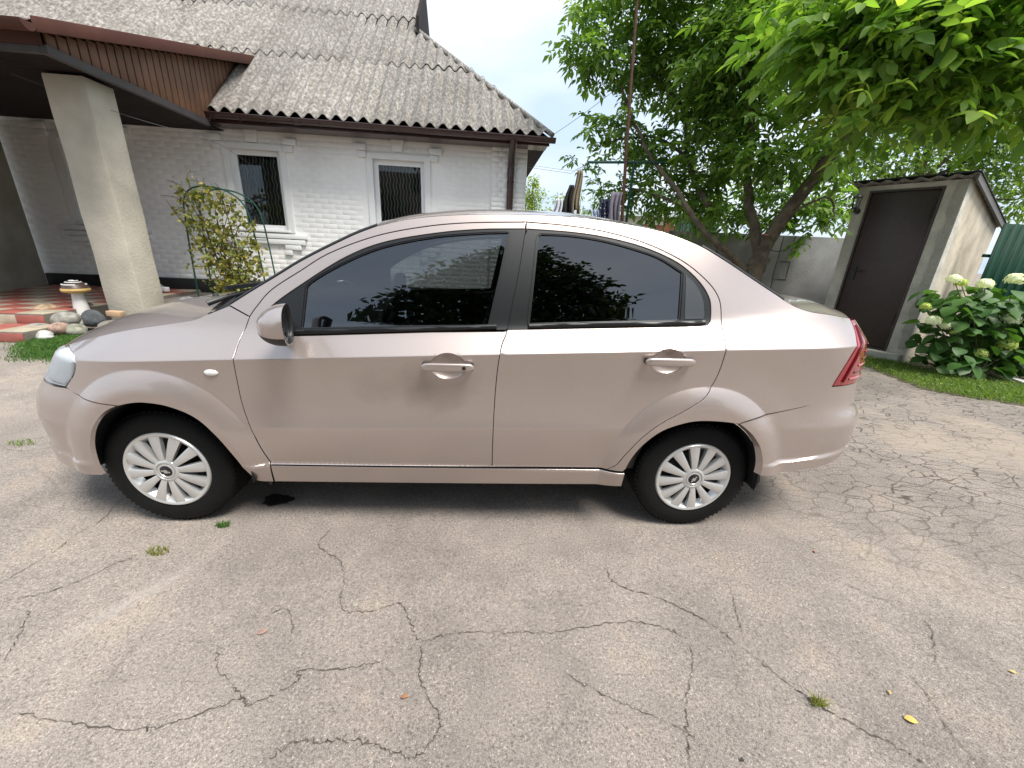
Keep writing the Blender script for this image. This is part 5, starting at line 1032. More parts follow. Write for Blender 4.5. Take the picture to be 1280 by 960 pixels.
def panel(name, outline, mat, off=0., gap=.0029, depth=.024, cell=.022, holes=(), sides=(1, -1), parent=car, chamfer=.0022, label=None):
    P = resample(outline, .012)
    if area(P) < 0: P = P[::-1]
    P, lat = inset(P, gap); H = []
    for h in holes:
        q = resample(h, .008); H.append(q if area(q) < 0 else q[::-1])
    x0, z0 = P.min(0); x1, z1 = P.max(0); C = []
    gx = np.arange(x0, x1, cell); gzv = np.arange(z0, z1, cell)
    X, Z = np.meshgrid(gx, gzv); X = X + (np.arange(len(gzv))[:, None] % 2) * cell / 2; G = np.stack([X.ravel(), Z.ravel()], 1)
    creases = []
    for o in (-.012, -.0045, -.001, .001, .0045, .012): creases += [np.stack([gx, zs(gx) + o], 1), np.stack([gx, zl(gx) + o], 1)]
    if z0 < .37: creases += [np.stack([gx, np.full_like(gx, q)], 1) for q in (.338, .342, .346, .351, .357, .363)] + [np.stack([gx, .408 + .12 * (gx - 2.81) + o], 1) for o in (-.009, -.004, .0, .005)]
    for c in (.045, 2.435):
        if x0 < c + .5 and x1 > c - .5:
            a = np.arange(0, 2 * math.pi, .045)
            for r in (.395, .403, .41, .425, .44, .455, .47, .482, .492, .500): creases.append(np.stack([c + .88 * r * np.cos(a), .285 + r * np.sin(a)], 1))
    Cr = np.vstack(creases)
    # drop grid points too near crease points
    dm = np.abs(G[:, 1] - zs(G[:, 0])) < .018; dm |= np.abs(G[:, 1] - zl(G[:, 0])) < .018
    for c in (.045, 2.435): r = np.hypot((G[:, 0] - c) / .88, G[:, 1] - .285); dm |= (r > .385) & (r < .51)
    I = np.vstack([G[~dm], Cr]); I = I[inside(I, P)]
    for h in H: I = I[~inside(I, h)]
    B = np.vstack([P] + H)
    keep = np.ones(len(I), bool)
    for i in range(0, len(I), 400): keep[i:i + 400] = np.min(np.linalg.norm(I[i:i + 400, None] - B[None], axis=2), axis=1) > .006
    I = I[keep]
    pts = [Vector((float(a), float(b))) for a, b in np.vstack([B, I])]; ed = []; b = 0
    for loop in [P] + H: n = len(loop); ed += [(b + i, b + (i + 1) % n) for i in range(n)]; b += n
    vv, ee, ff, *_ = delaunay_2d_cdt(pts, ed, [], 0, 1e-6)
    vv = np.array([tuple(v) for v in vv]); T = np.array([f for f in ff if len(f) == 3]); cen = vv[T].mean(1); ok = inside(cen, P)
    for h in H: ok &= ~inside(cen, h)
    T = T[ok]; used = np.unique(T); remap = -np.ones(len(vv), int); remap[used] = np.arange(len(used)); vv = vv[used]; T = remap[T]
    a2 = np.cross(vv[T[:, 1]] - vv[T[:, 0]], vv[T[:, 2]] - vv[T[:, 0]]); T[a2 < 0] = T[a2 < 0][:, ::-1]
    w = Wf(vv[:, 0], vv[:, 1]) + off; Nn = Nf(vv[:, 0], vv[:, 1])
    V = [np.stack([vv[:, 0], -w, vv[:, 1]], 1)]; NN = [Nn]; F = [T]; base = len(vv)
    for loop in [P] + H:                          # folded panel edge
        _, lt = inset(loop, 0); n = len(loop); wl_ = Wf(loop[:, 0], loop[:, 1]) + off; nl = Nf(loop[:, 0], loop[:, 1]); L3 = np.stack([lt[:, 0], 0 * lt[:, 0], lt[:, 1]], 1)
        R0 = np.stack([loop[:, 0], -wl_, loop[:, 1]], 1); q = loop + lt * chamfer * .6; R1 = np.stack([q[:, 0], -(wl_ - chamfer), q[:, 1]], 1); R2 = R1.copy(); R2[:, 1] += depth
        m1 = nl + L3; m1 /= np.linalg.norm(m1, axis=1)[:, None]
        V += [R0, R1, R1, R2]; NN += [nl, m1, L3, L3]; i = np.arange(n); j = (i + 1) % n
        for r0, r1 in ((0, 1), (2, 3)):
            a, b_, c_, d_ = base + r0 * n + i, base + r0 * n + j, base + r1 * n + j, base + r1 * n + i
            F += [np.stack([a, c_, b_], 1), np.stack([a, d_, c_], 1)]
        base += 4 * n
    MI = np.concatenate([np.zeros(len(T), np.int32)] + [np.full(len(f), 1 if k % 4 >= 2 else 0, np.int32) for k, f in enumerate(F[1:])])  # deeper fold faces coloured near-black so the shut lines look shaded
    V = np.vstack(V); NN = np.vstack(NN); F = np.vstack(F); res = []
    for s in sides:
        Vs, Ns, Fs = V.copy(), NN.copy(), F
        if s < 0: Vs[:, 1] *= -1; Ns[:, 1] *= -1; Fs = F[:, ::-1]
        me = np_mesh(name, Vs, Fs, True)
        if len(me.vertices) == len(Ns): me.normals_split_custom_set_from_vertices([tuple(v) for v in Ns])
        o = link(name, me, mat, parent); res.append(o); me.materials.append(M['dark_void'])
        me.polygons.foreach_set('material_index', MI[:len(me.polygons)])
        if label and s > 0: o['label'] = label
    return res
def cat(*segs): return np.vstack([np.asarray(s, float) for s in segs])
R_ = lambda s: np.asarray(s)[::-1]
cutF = crom([(.437, .994), (.413, .917), (.417, .851), (.411, .753), (.414, .644), (.440, .509), (.479, .340)], 7)
cutTopF = crom([(.437, .994), (.471, 1.038), (.535, 1.107), (.658, 1.189), (.777, 1.265), (.958, 1.339), (1.143, 1.384), (1.333, 1.411), (1.600, 1.428)], 7)
cutTopR = crom([(1.600, 1.428), (1.788, 1.421), (1.958, 1.402), (2.128, 1.363), (2.285, 1.300), (2.391, 1.228), (2.447, 1.169), (2.468, 1.109), (2.470, 1.012)], 7)
cutR = crom([(2.470, 1.012), (2.470, .947), (2.465, .858), (2.444, .786), (2.407, .730), (2.328, .675), (2.228, .610), (2.155, .540), (2.095, .445), (2.064, .382), (2.027, .348)], 7)
split = crom([(1.600, 1.428), (1.574, 1.241), (1.546, 1.085), (1.528, .983), (1.502, .908), (1.488, .745), (1.483, .536), (1.484, .345)], 7)
spTop, spLow = split[split[:, 1] >= .986], split[split[:, 1] <= .986]
dloF = crom([(.501, .922), (.483, .944), (.486, .975), (.537, 1.042), (.676, 1.143), (.840, 1.250), (.997, 1.317), (1.208, 1.363), (1.397, 1.388), (1.5945, 1.400)], 7)
dloFb = np.array([(1.524, .989), (1.2, .968), (.8, .942), (.646, .932), (.501, .922)])
dloRb = np.array([(1.531, .990), (1.9, 1.010), (2.302, 1.032), (2.405, 1.040)])
dloR = crom([(2.405, 1.040), (2.420, 1.060), (2.421, 1.107), (2.412, 1.150), (2.377, 1.203), (2.311, 1.262), (2.232, 1.307), (2.101, 1.352), (1.944, 1.382), (1.788, 1.396), (1.5985, 1.400)], 7)
hoodseam = crom([(-.405, .827), (-.302, .859), (-.136, .902), (.032, .934), (.165, .960), (.228, .985)], 6)
wsedge = crom([(.339, 1.033), (.458, 1.105), (.555, 1.163), (.647, 1.221), (.738, 1.272), (.800, 1.305), (.882, 1.347), (.966, 1.382)], 5)
hlRear = crom([(-.405, .827), (-.285, .815), (-.243, .795), (-.259, .745), (-.317, .683)], 6)
bumpSeam = crom([(-.318, .680), (-.256, .656), (-.156, .642), (-.061, .632)], 5)
archF = crom([(-.061, .632), (.0, .646), (.056, .648), (.142, .633), (.235, .587), (.305, .504), (.352, .39), (.372, .315), (.396, .245)], 6)
archR = crom([(2.118, .255), (2.112, .363), (2.150, .475), (2.222, .561), (2.301, .602), (2.390, .625), (2.495, .626), (2.590, .617)], 6)
rbseam = crom([(2.590, .619), (2.650, .638), (2.810, .668), (2.939, .699), (2.989, .730), (3.024, .791)], 6)
tlf = crom([(3.023, .795), (3.054, .892), (3.085, .970), (3.132, 1.026), (3.165, 1.079)], 6)
trseam = crom([(3.165, 1.079), (3.028, 1.096), (2.939, 1.105), (2.866, 1.123), (2.806, 1.149)], 6)
cpill = crom([(2.806, 1.149), (2.754, 1.178), (2.603, 1.252), (2.448, 1.328), (2.376, 1.362), (2.271, 1.398), (2.139, 1.428), (1.902, 1.454), (1.72, 1.460), (1.485, 1.456), (1.266, 1.440), (1.102, 1.417), (.966, 1.382)], 6)
botF, botR = np.array([(.479, .340), (1.0, .342), (1.484, .345)]), np.array([(1.484, .345), (1.8, .347), (2.027, .348)])
def ell(cx, cz, a, b, n=36): t = np.linspace(0, 2 * math.pi, n, endpoint=False); return np.stack([cx + a * np.cos(t), cz + b * np.sin(t)], 1)
hF, hR = ell(1.286, .838, .077, .058), ell(2.225, .890, .075, .056)
PT = M['paint']
fd = panel('door', cat(cutF, botF[1:], R_(spLow)[1:], dloFb[1:], dloF[1:], R_(cutTopF)[:-1]), PT, holes=(hF,), label='front door with a dull smudge below the window')
rd = panel('door', cat(spLow, botR[1:], R_(cutR)[1:], R_(cutTopR)[1:], R_(dloR)[0:], R_(dloRb)[1:]), PT, holes=(hR,), label='rear door')
fen = panel('front_fender', cat(hoodseam, [(.339, 1.030), (.433, .993)], cutF[1:], [(.466, .236)], R_(archF), R_(bumpSeam)[1:], R_(hlRear)[1:-1]), PT, holes=(ell(.316, .778, .031, .0165, 20),))
qp = panel('rear_quarter', cat(cutTopF, cutTopR[1:], cutR[1:], [(2.10, .348)], archR[archR[:, 1] > .35], rbseam[1:], tlf[1:], trseam[1:], cpill[1:], R_(wsedge)[1:], ), PT, label='body side with roof rail and rear wing')
panel('sill', cat([(.479, .336), (1.0, .338), (1.484, .341), (1.8, .343), (2.027, .344), (2.108, .344), (2.112, .30), (2.116, .250)], [(1.43, .243), (.9, .238), (.470, .234)]), PT, depth=.10)
# black window surrounds, glass, rear filler
dF = np.vstack([dloF, [(1.596, 1.39)], spTop[spTop[:, 1] < 1.39], dloFb[:-1]])
glF = cat([(.669, .961)], crom([(.682, 1.10), (.700, 1.142), (.842, 1.229), (.998, 1.297), (1.209, 1.347), (1.398, 1.371), (1.523, 1.381)], 6), [(1.49, 1.206), (1.448, 1.004)], [(1.05, .984)])
glR = cat([(1.625, 1.017), (1.655, 1.372)], crom([(1.665, 1.380), (1.788, 1.380), (1.918, 1.368), (2.049, 1.343), (2.179, 1.307), (2.285, 1.251)], 6), [(2.278, 1.056), (1.95, 1.037)])
appl = cat([(2.303, 1.059), (2.301, 1.240)], crom([(2.305, 1.243), (2.352, 1.203), (2.384, 1.147), (2.394, 1.085)], 5), [(2.390, 1.064)])
dR = np.vstack([dloRb, dloR[1:], [(1.604, 1.39)], spTop[spTop[:, 1] < 1.39] + np.array([.002, 0])])
for k, (dl, gl, gm, dp) in enumerate(((dF, glF, 'glass_front', fd), (dR, glR, 'glass_rear', rd))):
    hol = [gl] + ([appl] if k else [])
    fr_ = panel('window_frame', dl, M['trim_black'], off=-.004, gap=.001, depth=.02, holes=hol, parent=car)
    panel('side_window', gl, M[gm], off=-.011, gap=-.004, depth=.004, cell=.04)
    # bright weather strip round the glass
    q = resample(gl if area(np.asarray(gl)) > 0 else R_(gl), .015); qi, lt = inset(q, -.0065); qo, _ = inset(q, -.0105)
    for s in (1, -1):
        V = []; n = len(q)
        for ring in (qi, qo):
            w = Wf(ring[:, 0], ring[:, 1]) + .0005; V += [(x, -s * ww, z) for (x, z), ww in zip(ring, w)]
        link('weather_strip', np_mesh('weather_strip', V, [(i, (i + 1) % n, n + (i + 1) % n, n + i) for i in range(n)], True), M['hub_dark'], car)
    b0, b1 = (dloFb[::-1], dloRb)[k][0], (dloFb[::-1], dloRb)[k][-1]
    bl = crom([tuple(p) for p in ((dloFb[::-1], dloRb)[k])], 8) + np.array([0, .014])
    for s in (1, -1): MB().tube([(x, -s * (Wf(x, z) + .002), z) for x, z in bl[2:-1]], .0115, 8).build('belt_moulding', M['trim_black'], car)
panel('filler', appl, simple('grey_filler_plastic', (.045, .052, .058), .4), off=-.001, gap=.002, depth=.01)
# door handles in dished recesses
for (cx, cz, key, dpair) in ((1.286, .838, True, fd), (2.225, .890, False, rd)):
    for s, dpn in zip((1, -1), dpair):
        V = []; n = 36; t = np.linspace(0, 2 * math.pi, n, endpoint=False); rings = ((1.0, .001), (.97, -.003), (.86, -.010), (.6, -.017), (.3, -.020), (.02, -.021))
        for f, dpt in rings:
            x = cx + .0770 * f * np.cos(t); z = cz + .0580 * f * np.sin(t); w = Wf(x, z) + dpt; V += [(a, -s * b, c) for a, b, c in zip(x, w, z)]
        Fq = [(i * n + k, i * n + (k + 1) % n, (i + 1) * n + (k + 1) % n, (i + 1) * n + k) for i in range(len(rings) - 1) for k in range(n)]
        link('handle_recess', np_mesh('handle_recess', V, Fq if s > 0 else [q[::-1] for q in Fq], True), PT, dpn)
        h = MB(); xs = np.linspace(cx - .107, cx + .107, 19); rg = []
        for x in xs:
            u = (x - cx) / .107; w0 = float(Wf(x, cz)) + .024 + .006 * (1 - u * u); hh = .0185 * (1 - .25 * abs(u) ** 4) * (.55 if abs(u) > .985 else 1); tt = .011 * (.5 if abs(u) > .985 else 1); zc = cz + .004 + .012 * (x - cx)
            rg.append([(x, -s * (w0 + tt * np.sign(math.sin(a)) * abs(math.sin(a)) ** .6), zc + hh * np.sign(math.cos(a)) * abs(math.cos(a)) ** .55) for a in np.linspace(0, 2 * math.pi, 16, endpoint=False)])
        Vh = [q for r in rg for q in r]; Fh = [(i * 16 + k, i * 16 + (k + 1) % 16, (i + 1) * 16 + (k + 1) % 16, (i + 1) * 16 + k) for i in range(18) for k in range(16)] + [tuple(range(16)), tuple(18 * 16 + k for k in range(16))]
        h.add(Vh, Fh, True); hd_ = h.build('handle', PT, dpn)
        for e in (-.092, .092): MB().box((cx + e - .012, -s * (float(Wf(cx + e, cz)) - .004), cz - .010), (cx + e + .012, -s * (float(Wf(cx + e, cz)) + .022), cz + .016)).build('handle_foot', M['black_plastic'], dpn)
        if key: MB().lathe([(0, .003), (.007, .003), (.0085, 0)], 14, Matrix.Translation((cx + .068, -s * (float(Wf(cx + .07, cz)) + .0385), cz + .005)) @ Matrix.Rotation(s * math.pi / 2, 4, 'X')).build('lock', M['hub_dark'], dpn)
# side repeater
for s in (1, -1):
    MB().lathe([(.001, .013), (.012, .0125), (.022, .010), (.028, .005), (.031, -.004)], 24, Matrix.Translation((.316, -s * (float(Wf(.316, .778)) - .003), .778)) @ Matrix.Rotation(s * math.pi / 2, 4, 'X') @ Matrix.Diagonal((1, .52, 1, 1))).build('side_repeater', simple('clear_repeater', (.72, .70, .66), .15, coat=1), car)

# ---- bumpers, lamps and other wrap-round patches
def interp(tab):
    t = sorted(tab); X = [p[0] for p in t]; Y = [p[1] for p in t]; return lambda v: np.interp(v, X, Y)
def wrap(name, end, xe, amax, zb, zt, mat, off=0., na=44, nb=22, sides=(1, -1), parent=car, amin=0., depth=.0, label=None, p=2.1):
    A = np.linspace(amin, amax, na); out = []
    Z = np.array([zb(a) + (zt(a) - zb(a)) * np.linspace(0, 1, nb) for a in A]); X = np.zeros_like(Z)
    for i, a in enumerate(A):
        z = Z[i]; X[i] = xf(z) + (xe(z) - xf(z)) * (1 - a) ** p if end == 'front' else xr(z) - (xr(z) - xe(z)) * (1 - a) ** p
    W_ = np.maximum(Wf(X, Z) + off, 0 if amax >= 1 else -1)
    if amax >= 1: W_[-1] = 0
    for s in sides:
        V = np.stack([X, -s * W_, Z], -1).reshape(-1, 3)
        if off and amax >= 1: pass
        Fq = [(i * nb + j, i * nb + j + 1, (i + 1) * nb + j + 1, (i + 1) * nb + j) for i in range(na - 1) for j in range(nb - 1)]
        flip = (end == 'front') != (s > 0)
        Fq = [q[::-1] for q in Fq] if flip else Fq
        if depth:       # turned-in edges
            b = len(V); V2 = V.copy(); V2[:, 1] += s * depth; V2[:, 0] += (depth * .5 if end == 'front' else -depth * .5); V = np.vstack([V, V2])
            e = [(i * nb, (i + 1) * nb) for i in range(na - 1)] + [((i + 1) * nb + nb - 1, i * nb + nb - 1) for i in range(na - 1)] + [(j + 1, j) for j in range(nb - 1)]
            Fq = Fq + [(a_, b_, b + b_, b + a_) for a_, b_ in e]
        me = np_mesh(name, V, Fq, True); 
        try: me.set_sharp_from_angle(angle=math.radians(38))
        except Exception: pass
        o = link(name, me, mat, parent); out.append(o)
        if label: o['label'] = label
    return out
xeB = interp([tuple(q) for q in crom([(.18, -.246), (.282, -.246), (.379, -.240), (.458, -.222), (.533, -.186), (.590, -.138), (.620, -.095), (.633, -.063)], 8)] + [(.70, -.063)])
wrap('front_bumper', 'front', xeB, 1.0, interp([(0, .285), (.25, .292), (.45, .262), (1, .225)]), interp([(0, .6305), (.067, .640), (.144, .652), (.196, .676), (.30, .668), (.407, .667), (.7, .655), (1, .64)]), PT, depth=.014, na=60, nb=40)
xeH = interp([(.67, -.326), (.683, -.319), (.745, -.261), (.795, -.246), (.815, -.287), (.827, -.402)])
ztH = interp([(0, .8115), (.05, .818), (.14, .8235), (.22, .818), (.35, .806), (.5, .790), (.72, .770)])
zbH = interp([(0, .684), (.2, .678), (.45, .672), (.72, .68)])
xeH2 = lambda z: np.interp(z, [.67, .683, .745, .795, .812, .83], [-.326, -.319, -.261, -.244, -.27, -.31])
hl = wrap('headlight', 'front', xeH2, .70, zbH, ztH, M['headlamp'], off=.001, na=30, nb=20, depth=.02)
refl = simple('lamp_reflector', (.88, .90, .91), .4, metal=.15, var=.10, scale=14, bump=.3, bscale=18)
for k, s in enumerate((1, -1)):
    wrap('reflector', 'front', xeH2, .70, lambda a: zbH(a) + .004, lambda a: ztH(a) - .004, refl, off=-.014, na=22, nb=14, sides=(s,), parent=hl[k])
    MB().tube([(x, -s * (float(Wf(x, z)) - .006), z) for x, z in ((-.335, .69), (-.285, .72), (-.272, .755), (-.262, .79))], .006, 6).build('lamp_bezel', M['hub'], hl[k])
# grille between the lamps
wrap('grille', 'front', lambda z: xeH2(z), .999, interp([(.70, .655), (1, .645)]), interp([(.70, .768), (1, .752)]), M['black_plastic'], off=-.012, amin=.68, na=20, nb=8)
wrap('grille_bar', 'front', lambda z: xeH2(z), 1.0, lambda a: .700 + 0 * a, lambda a: .722 + 0 * a, M['chrome'], off=-.002, amin=.70, na=20, nb=4)
xeT = interp([(.78, 3.018), (.795, 3.026), (.892, 3.056), (.970, 3.087), (1.026, 3.134), (1.079, 3.167)])
tl_ = wrap('tail_light', 'rear', xeT, .62, lambda a: .795 + 0 * a, interp([(0, 1.070), (.2, 1.068), (.62, 1.055)]), M['red_lens'], off=.003, na=30, nb=30, depth=.02)
for k, s in enumerate((1, -1)):
    for i, z in enumerate(np.arange(.820, .985, .030)):
        P3 = []
        for a in np.linspace(.10 + .02 * i, .42, 9): xx = float(xr(z) - (xr(z) - xeT(z)) * (1 - a) ** 2.1); P3.append((xx, -s * (float(Wf(xx, z)) + .0025), z + .004 * math.sin(a * 6)))
        MB().tube(P3, .0048, 6).build('light_bar', M['red_bright' if i % 2 == 0 else 'red_dark'], tl_[k])
    P3 = []
    for z in np.linspace(.81, 1.05, 12): xx = float(xr(z) - (xr(z) - xeT(z)) * (1 - .05) ** 2.1); P3.append((xx, -s * (float(Wf(xx, z)) + .004), z))
    MB().tube(P3, .007, 6).build('light_guide', M['red_dark'], tl_[k])
xeR = interp([tuple(q) for q in crom([(.30, 2.766), (.345, 2.766), (.395, 2.762), (.44, 2.750), (.503, 2.720), (.560, 2.672), (.600, 2.622), (.619, 2.593)], 8)] + [(.9, 2.593)])
wrap('rear_bumper', 'rear', xeR, 1.0, interp([(0, .350), (.05, .350), (.167, .366), (.373, .392), (.6, .40), (1, .40)]), interp([(0, .617), (.033, .634), (.128, .665), (.215, .694), (.252, .722), (.283, .788), (.4, .791), (1, .79)]), PT, depth=.03, na=60, nb=40)
wrap('trunk_back', 'rear', xeT, 1.0, lambda a: .795 + 0 * a, interp([(.6, 1.062), (1, 1.06)]), PT, amin=.625, na=20, nb=20)

# ---- surfaces spanning from side to side
def span(name, edge, zfun, xfun, mat, nv=33, parent=car, depth=0., label=None, inset_w=0.):
    E = np.asarray(edge, float); w = Wf(E[:, 0], E[:, 1]) - inset_w; v = np.linspace(-1, 1, nv); V = []
    for i, ((x, z), ww) in enumerate(zip(E, w)):
        t = i / (len(E) - 1)
        for q in v: V.append((x + xfun(t, q), ww * q, z + zfun(t, q)))
    n = len(E); Fq = [(i * nv + j, i * nv + j + 1, (i + 1) * nv + j + 1, (i + 1) * nv + j) for i in range(n - 1) for j in range(nv - 1)]
    me = np_mesh(name, V, Fq, True)
    o = link(name, me, mat, parent)
    if label: o['label'] = label
    bm = bmesh.new(); bm.from_mesh(me); bmesh.ops.recalc_face_normals(bm, faces=bm.faces)
    if sum(f.normal.z for f in bm.faces) < 0: bmesh.ops.reverse_faces(bm, faces=bm.faces)
    bm.to_mesh(me); bm.free(); return o
def rs(poly, n):
    P = np.asarray(poly, float); d = np.r_[0, np.cumsum(np.linalg.norm(np.diff(P, axis=0), axis=1))]; t = np.linspace(0, d[-1], n); return np.stack([np.interp(t, d, P[:, 0]), np.interp(t, d, P[:, 1])], 1)
hood_e = rs(np.vstack([[(-.47, .800), (-.44, .815)], hoodseam]), 30)
HOODC = interp([(0, .005), (.12, .030), (.3, .050), (.6, .060), (1, .050)])
span('bonnet', hood_e, lambda t, q: HOODC(t) * (1 - abs(q) ** 2.4) - .004 * abs(q) ** 12, lambda t, q: -(.185 - .07 * t) * (1 - q * q), PT, 41, inset_w=.004)
roof_e = rs(R_(cpill)[0:][:int(len(cpill) * .78)], 46); roof_e = rs(R_(crom([(2.376, 1.362), (2.271, 1.398), (2.139, 1.428), (1.902, 1.454), (1.72, 1.460), (1.485, 1.456), (1.266, 1.440), (1.102, 1.417), (.966, 1.382)], 6)), 46)
ROOFC = interp([(0, .036), (.3, .048), (.6, .046), (.85, .036), (1, .028)])
span('roof', roof_e, lambda t, q: ROOFC(t) * (1 - abs(q) ** 3.2), lambda t, q: (-.07 * (1 - t) + .05 * t) * (1 - q * q), PT, 61, inset_w=.002)
span('windscreen', rs(wsedge, 24), lambda t, q: (.015 + .012 * t) * (1 - q * q) - .05 * (1 - t) * (1 - q * q), lambda t, q: -(.20 - .12 * t) * (1 - q * q), M['glass_wind'], 33, inset_w=.012)
span('rear_window', rs(R_(cpill[:25]), 20), lambda t, q: .022 * (1 - q * q), lambda t, q: (.05 + .05 * t) * (1 - q * q), M['glass_rear'], 33, inset_w=.018)
TRC = interp([(0, .022), (.3, .036), (.7, .040), (1, .022)])
span('boot_lid', rs(R_(trseam), 24), lambda t, q: TRC(t) * (1 - abs(q) ** 6), lambda t, q: (.10 + .06 * t) * (1 - q * q), PT, 41, inset_w=.003)
for s in (1, -1):
    MB().tube([(x, -s * (float(Wf(x, z)) - .010), z + .002) for x, z in rs(wsedge, 20)], .009, 6).build('windscreen_seal', M['black_plastic'], car)
    MB().tube([(x, -s * (float(Wf(x, z)) - .012), z + .002) for x, z in rs(cpill[:25], 16)], .009, 6).build('rear_window_seal', M['black_plastic'], car)
# cowl and wipers
cw_ = MB(); V = []; nv = 33
for f in (0, 1):
    for q in np.linspace(-1, 1, nv):
        (x0_, z0_), (x1_, z1_) = (.222, .978), (.345, 1.028); x = x0_ + (x1_ - x0_) * f; z = z0_ + (z1_ - z0_) * f
        V.append((x - (.115 + .09 * f) * (1 - q * q), q * (float(Wf(x, z)) - .008), z + (.045 - .02 * f) * (1 - abs(q) ** 2.4) - .012 + .006 * f))
link('cowl', np_mesh('cowl', V, [(i, i + 1, nv + i + 1, nv + i) for i in range(nv - 1)], True), M['black_plastic'], car)
for y0, dx in ((-.60, 0), (.02, -.02)):
    wp = MB().tube([(.19 + dx, y0, 1.022), (.25, y0 + .06, 1.050), (.31, y0 + .38, 1.085)], [.013, .010, .007], 8).build('wiper', M['black_plastic'], car)
    MB().box((-.32, -.008, -.008), (.30, .008, .010)).build('wiper_blade', M['black_plastic'], wp, loc=(.31, y0 + .36, 1.088), rot=(0, 0, math.radians(80)))
for y0 in (-.28, .28): MB().lathe([(0, .014), (.012, .010), (.016, 0)], 10, Matrix.Translation((.02, y0, 1.01))).build('washer_jet', M['black_plastic'], car)
# ---- mirrors
for s in (1, -1):
    mr = {}
    nt_, nr = 40, 14
    for part in ('upper', 'lower'):
        V = []; Fq = []
        th = np.linspace(-.35, math.pi + .25, nt_) if part == 'upper' else np.linspace(math.pi + .25, 2 * math.pi - .35, nt_)
        for i in range(nr + 1):
            t = i / nr; r = (1 - (1 - t) ** 2.3) ** (1 / 2.1)
            for a in th:
                cy = np.sign(math.cos(a)) * abs(math.cos(a)) ** .75; cz = np.sign(math.sin(a)) * abs(math.sin(a)) ** .75
                yy = .945 + .098 * cy * r + .01 * cz * r; zz = 1.008 + .077 * cz * r * (1 - .10 * cy) - .010 * (1 - t)
                V.append((.590 + .112 * t + .030 * (yy - .945) / .098, -s * yy, zz))
        Fq = [(i * nt_ + j, i * nt_ + j + 1, (i + 1) * nt_ + j + 1, (i + 1) * nt_ + j) for i in range(nr) for j in range(nt_ - 1)]
        me = np_mesh('mirror', V, Fq, True); bm = bmesh.new(); bm.from_mesh(me); bmesh.ops.remove_doubles(bm, verts=bm.verts, dist=1e-5); bmesh.ops.recalc_face_normals(bm, faces=bm.faces); bm.to_mesh(me); bm.free()
        mr[part] = link('door_mirror' if part == 'upper' else 'mirror_base', me, PT if part == 'upper' else M['black_plastic'], car if part == 'upper' else mr['upper'])
    up_ = mr['upper']; V = []; n = 36
    for f, dx in ((1.0, .112), (.88, .114), (.86, .100), (0.01, .100)):
        for a in np.linspace(0, 2 * math.pi, n, endpoint=False):
            cy = np.sign(math.cos(a)) * abs(math.cos(a)) ** .75; cz = np.sign(math.sin(a)) * abs(math.sin(a)) ** .75
            yy = .945 + .098 * cy * f + .01 * cz * f; V.append((.590 + dx + .030 * (yy - .945) / .098, -s * yy, 1.008 + .077 * cz * f * (1 - .10 * cy)))
    ring = [(i * n + k, i * n + (k + 1) % n, (i + 1) * n + (k + 1) % n, (i + 1) * n + k) for i in range(2) for k in range(n)]
    link('mirror_rim', np_mesh('mirror_rim', V, ring, True), M['black_plastic'], up_)
    link('mirror_glass', np_mesh('mirror_glass', V[2 * n:], [(k, (k + 1) % n, n + (k + 1) % n, n + k) for k in range(n)], True), M['mirror_glass'], up_)
    MB().tube([(.64, -s * .88, .960), (.62, -s * .82, .955), (.60, -s * .78, .960)], [.030, .034, .04], 10).build('mirror_foot', M['black_plastic'], up_)
